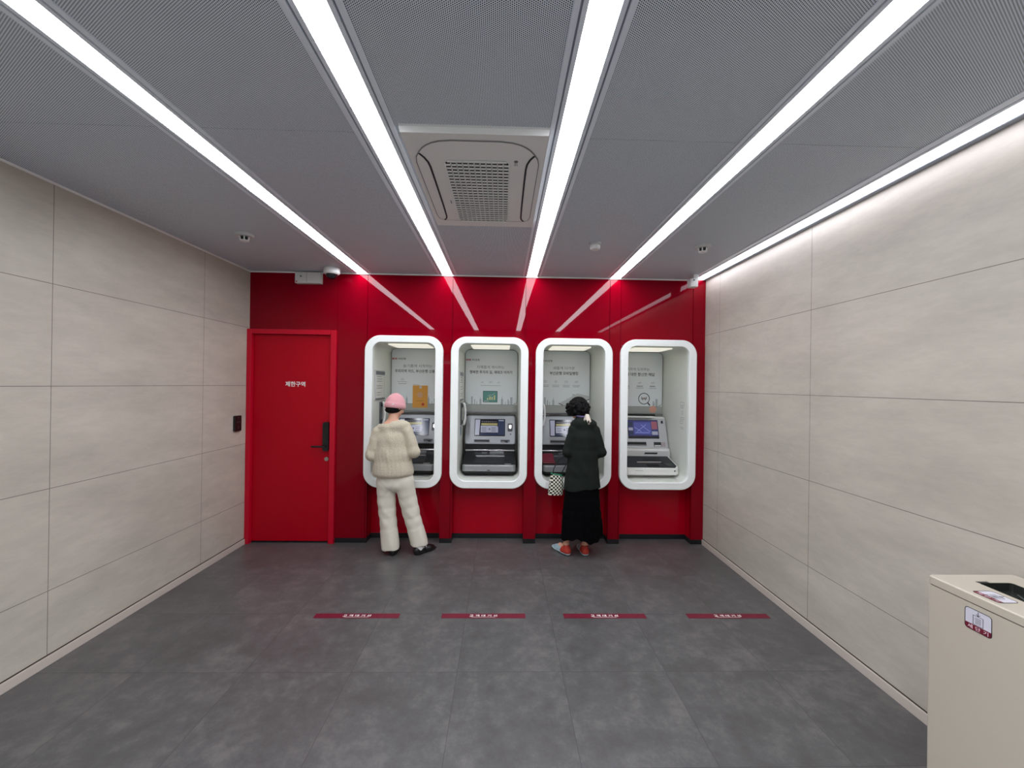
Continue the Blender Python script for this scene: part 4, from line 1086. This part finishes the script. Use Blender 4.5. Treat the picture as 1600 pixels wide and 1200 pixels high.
# trousers
V = Vol((-1.30, 3.68, .03), (-.62, 4.06, .86), .0055)
V.chain([(-1.015, 3.858, .80), (-1.010, 3.858, .68)], [.150, .152], .03, (1.06, .74, .6))
for pts, rs in (([(-1.088, 3.86, .68), (-1.090, 3.87, .50), (-1.070, 3.87, .30), (-1.046, 3.868, .10)], [.092, .084, .078, .084]),
                ([(-.930, 3.86, .70), (-.888, 3.885, .50), (-.838, 3.895, .30), (-.786, 3.90, .115)], [.094, .084, .078, .082])):
    V.chain(pts, rs, .02)
    V.cone(pts[-1], (pts[-1][0]+(.004 if pts[-1][0] < -1 else .012), pts[-1][1], .0), rs[-1], rs[-1], 0)
V.clip(lambda X, Y, Z: np.where(X < -.915, .052, .078) + .12*np.abs(X - np.where(X < -.915, -1.046, -.786))*0 - .06*(X+.9)*0 - Z + 0*Y)
V.field(lambda X, Y, Z: .0016*np.sin((X*1.0+Z*.55)*62+np.sin(Z*17)*1.6)*np.clip((.75-Z)*4, 0, 1)
        + .0010*np.sin(Z*22 + X*44 + 2*np.sin(Y*22))*np.clip(np.abs(Z-.42)*3-.1, .15, 1)
        + .005*np.exp(-((Z-.64-(X+1.02)*1.1)/.02)**2)*np.exp(-((X+1.06)/.08)**2) + .005*np.exp(-((Z-.60+(X+1.02)*.9)/.018)**2)*np.exp(-((X+1.0)/.1)**2))
vobj('trousers', V, mat('cream_corduroy', (224, 218, 203), .85, noise=(30, .04), bump=(260, .3), sheen=.2), p1, P1)
BLKSHOE = mat('black_shoe_leather', (16, 16, 18), .35)
for hl, an, wh in (((-1.013, 3.800, 0), math.radians(-2), 0), ((-.812, 3.822, 0), math.radians(42), 1)):
    V = Vol((hl[0]-.12, hl[1]-.06, -.01), (hl[0]+.26, hl[1]+.30, .13), .004)
    shoe(V, hl, an, 1.0, .062); V.clip(lambda X, Y, Z: .012 - Z + 0*X + 0*Y)
    so = vobj('shoe', V, BLKSHOE, p1, P1)
    V = Vol((hl[0]-.12, hl[1]-.06, -.01), (hl[0]+.26, hl[1]+.30, .04), .004)
    shoe(V, hl, an, 1.08, .06); V.clip(lambda X, Y, Z: np.maximum(Z-.018, .001-Z) + 0*X + 0*Y); vobj('shoe_sole', V, BLKM, so, P1)
    if wh:
        f_ = Vector((math.sin(an), math.cos(an), 0))
        V = Vol((hl[0]-.1, hl[1]-.05, .03), (hl[0]+.2, hl[1]+.22, .15), .004)
        V.cone(Vector(hl)+f_*.055+Vector((0, 0, .05)), Vector(hl)+f_*.05+Vector((0, 0, .12)), .036, .037, .01); V.cone(Vector(hl)+f_*.06+Vector((0, 0, .055)), Vector(hl)+f_*.115+Vector((0, 0, .048)), .035, .028, .01)
        vobj('sock', V, PLAST, p1, P1)
        bm = nb(); r_ = Vector((math.cos(an), -math.sin(an), 0)); c_ = Vector(hl)+f_*.105-Vector(P1)
        tube(bm, [c_ + r_*.040*math.cos(a) + Vector((0, 0, .035+.044*math.sin(a))) for a in [i*PI/10 for i in range(11)]], .006, 8); obj('shoe_strap', bm, BLKSHOE, so, True)

# ---------------- person 2: dark green cardigan, long black skirt
P2 = (.78, 3.87, 0)
p2 = thing('person', 'person with curly black hair, dark green cardigan and long black skirt at a machine', 'person', P2)
rot2 = (Matrix.Rotation(math.radians(12), 3, 'Z') @ Matrix.Rotation(math.radians(-48), 3, 'X'))
hc2 = (.755, 3.985, 1.385)
V = Vol((.40, 3.66, .0), (1.10, 4.42, 1.56), .0055)
head(V, hc2, rot2, .96)
V.cone((.785, 3.885, 1.25), (.762, 3.955, 1.34), .052, .046, .03)
V.chain([(.79, 3.885, 1.18), (.79, 3.87, 1.03), (.78, 3.87, .86)], [.075, .08, .10], .03, (1.1, .75, 1))
for s_, P_, wr in ((-1, SL2[0], (.705, 4.15, .985)), (1, SL2[1], (.862, 4.15, .970))):
    V.chain([(.79, 3.882, 1.185)] + P_ + [wr], [.045, .034, .032, .031, .029, .025, .022], .02)
    hand(V, wr, (.15*-s_, 1, .02), (0, 0, 1), -s_, .92, .6)
for hip, kn, an, toe in (((.71, 3.87, .80), (.69, 3.90, .46), (.634, 3.883, .10), (.59, 3.96, .05)), ((.842, 3.87, .80), (.845, 3.90, .46), (.812, 3.872, .10), (.808, 3.96, .05))):
    V.cone(hip, kn, .070, .052, .03); V.cone(kn, (an[0], an[1], .17), .052, .032, .02); V.cone((an[0], an[1], .17), an, .030, .027, .015)
    V.cone(an, (an[0], an[1]-.012, .06), .028, .026, .01); V.cone((an[0], an[1]-.01, .05), toe, .026, .028, .02)
    V.ell((an[0]+.022, an[1]+.002, .098), (.010, .011, .010), .01); V.ell((an[0]-.022, an[1]+.002, .096), (.010, .011, .010), .01)
V.clip(lambda X, Y, Z: .022 - Z + 0*X)
vobj('body', V, SKIN, p2, P2)
eyes(p2, hc2, rot2, P2, .96)
# curly hair
V = Vol((.58, 3.84, 1.24), (.92, 4.14, 1.54), .004)
T2 = lambda x, y, z: Vector(hc2) + rot2 @ Vector((x, y, z))
V.ell(T2(0, -.025, .020), (.096, .098, .098), .0, rot2)
V.ell((.745, 3.930, 1.385), (.104, .070, .078), .03)
rnd = random.Random(11)
for k in range(170):
    u_, v_ = rnd.uniform(-1, 1), rnd.uniform(0, 2*PI); q = math.sqrt(1-u_*u_); d = Vector((q*math.cos(v_), q*math.sin(v_), u_))
    p_ = Vector((.745, 3.955, 1.392)) + Vector((d.x*.106, d.y*.096, d.z*.086))
    loc = rot2.transposed() @ (p_-Vector(hc2))
    if loc.y > .055 and loc.z < .05: continue
    V.ell(p_ + d*rnd.uniform(-.002, .008), (rnd.uniform(.009, .020),)*3, .004)
V.clip(lambda X, Y, Z: 1.325 + .25*np.maximum(0, 3.90-Y) - Z + 0*X)
V.ell(T2(0, .085, -.03), (.078, .070, .085), .006, rot2, op='cut')
vobj('hair', V, HAIR, p2, P2)
# cardigan
V = Vol((.48, 3.62, .56), (1.10, 4.22, 1.40), .0055)
V.chain([(.788, 3.890, 1.235), (.785, 3.875, 1.12), (.780, 3.870, .95), (.778, 3.868, .80), (.776, 3.868, .62)], [.095, .132, .142, .158, .178], .03, (1.0, .76, .8))
V.ell((.79, 3.885, 1.255), (.125, .075, .050), .05)
V.cone((.787, 3.892, 1.27), (.775, 3.925, 1.325), .068, .058, .02)
for pts, rs in ((SL2[0], [.055, .052, .050, .047, .036]),
                (SL2[1], [.055, .052, .049, .046, .036])):
    V.chain(pts, rs, .012)
V.cone((.785, 3.90, 1.31), (.77, 3.95, 1.40), .052, .056, .004, op='cut')
V.clip(lambda X, Y, Z: .636 + .05*(X-.59)*1.0 - .02*np.exp(-((X-.66)/.06)**2) - Z + 0*Y)
V.field(lambda X, Y, Z: .0018*np.sin((X+Z*.3)*60+np.sin(Z*15)*2) + .001*np.sin(Z*24+X*30))
vobj('cardigan', V, mat('dark_green_wool', (25, 31, 27), .9, noise=(40, .15), bump=(300, .4), sheen=.0, spec=.2), p2, P2)
# skirt
V = Vol((.52, 3.66, .12), (1.06, 4.09, .72), .0055)
V.chain([(.776, 3.868, .70), (.776, 3.868, .60), (.782, 3.872, .40), (.786, 3.875, .14)], [.145, .165, .184, .198], .02, (1.0, .78, .6))
V.clip(lambda X, Y, Z: .168 - .02*np.sin(X*24) - Z + 0*Y)
V.field(lambda X, Y, Z: .004*np.sin(X*80+np.sin(Z*6)*1.5)*np.clip((.66-Z)*3, 0, 1))
vobj('skirt', V, mat('black_skirt_cloth', (5, 5, 7), .95, spec=.08), p2, P2)
# scarf knot tails at the nape
def tail(pts, ws, th=.006):
    bm = nb(); prev = None
    for k, (p_, w_) in enumerate(zip(pts, ws)):
        p_ = Vector(p_)-Vector(P2)
        R_ = [bm.verts.new(p_+Vector(v_)) for v_ in ((-w_, 0, 0), (-w_*.5, -th*1.6, 0), (0, -th*.5, 0), (w_*.5, -th*1.5, 0), (w_, 0, 0), (w_*.5, th, 0), (0, th*1.2, 0), (-w_*.5, th, 0))]
        if prev:
            for j in range(8): bm.faces.new((prev[j], prev[(j+1) % 8], R_[(j+1) % 8], R_[j]))
        else: bm.faces.new(R_[::-1])
        prev = R_
    bm.faces.new(prev); return bm
SCARF = mat('cream_scarf', (216, 204, 190), .7, noise=(50, .1))
sk = obj('scarf', tail([(.812, 3.850, 1.352), (.815, 3.836, 1.325), (.822, 3.820, 1.285), (.822, 3.810, 1.255)], [.012, .023, .028, .006]), SCARF, p2, True)
obj('scarf_tail', tail([(.808, 3.850, 1.352), (.795, 3.838, 1.325), (.785, 3.826, 1.295), (.788, 3.818, 1.270)], [.010, .012, .014, .004]), mat('grey_scarf', (176, 168, 158), .7), sk, True)
bm = nb(); tube(bm, [Vector((.775+.062*math.cos(a), 3.918+.064*math.sin(a), 1.336+.012*math.sin(a)))-Vector(P2) for a in [math.radians(x_) for x_ in range(-170, 0, 10)]], .010, 8); obj('scarf_band', bm, mat('violet_grey_scarf', (92, 84, 128), .7), sk, True)
# shoes
for hl, an in (((.655, 3.825, 0), math.radians(-28)), ((.812, 3.815, 0), math.radians(-2))):
    lo, hi = (hl[0]-.20, hl[1]-.06, -.012), (hl[0]+.16, hl[1]+.28, .13)
    V = Vol(lo, hi, .004); shoe(V, hl, an, .98, .078); V.clip(lambda X, Y, Z: .012 - Z + 0*X + 0*Y)
    V.cone(Vector(hl)+Vector((math.sin(an)*.045, math.cos(an)*.045, .06)), Vector(hl)+Vector((math.sin(an)*.05, math.cos(an)*.05, .14)), .026, .028, .002, op='cut')
    f_ = Vector((math.sin(an), math.cos(an), 0))
    h_ = Vector(hl)
    V2 = Vol(lo, hi, .004); V2.d = V.d.copy()
    V2.clip(lambda X, Y, Z: ((X-h_.x)*f_.x+(Y-h_.y)*f_.y) - .095 + 0*Z)
    V2.clip(lambda X, Y, Z: .020 - Z + 0*X + 0*Y)
    V2.d -= .002
    so = vobj('shoe', V, mat('pale_blue_canvas', (158, 182, 192), .7), p2, P2)
    vobj('shoe_heel', V2, mat('orange_red_suede', (172, 48, 34), .7), so, P2)
    V = Vol(lo, (hi[0], hi[1], .05), .004); shoe(V, hl, an, 1.10, .06); V.clip(lambda X, Y, Z: np.maximum(Z-.024, .001-Z) + 0*X + 0*Y); vobj('shoe_sole', V, mat('pale_sole', (178, 200, 206), .5), so, P2)

# checked bag hanging at the left of person 2, strap over the forearm
BG = (.535, 3.965, .545)
bag = thing('handbag', 'black and cream checked bag with a green rim hanging from a forearm', 'bag', BG)
bm = nb(); prev = None
for z_, hw, hd in ((0, .066, .030), (.004, .074, .036), (.05, .074, .040), (.12, .068, .036), (.175, .060, .026), (.200, .056, .018)):
    R_ = [bm.verts.new((.010*z_/.2 + hw*math.copysign(abs(math.cos(a))**.6, math.cos(a)), hd*math.copysign(abs(math.sin(a))**.7, math.sin(a)), z_+.012*(-math.cos(a))*z_/.2)) for a in [2*PI*i/28 for i in range(28)]]
    if prev:
        for j in range(28): bm.faces.new((prev[j], prev[(j+1) % 28], R_[(j+1) % 28], R_[j]))
    else: bm.faces.new(R_[::-1])
    prev = R_
rim = [v.co.copy() for v in prev]
bm.faces.new(prev)
obj('body', bm, hounds_mat(), bag, True, 50)
bm = nb(); tube(bm, rim + rim[:1], .0045, 6); obj('rim', bm, mat('green_piping', (20, 132, 92), .6), bag, True)
bm = nb(); tube(bm, [(-.030, 0, .205), (-.020, 0, .26), (0.03, .02, .345), (.085, .03, .372), (.130, .04, .35), (.10, .03, .28), (.050, 0, .20)], .0045, 6)
obj('strap', bm, BLKM, bag, True)
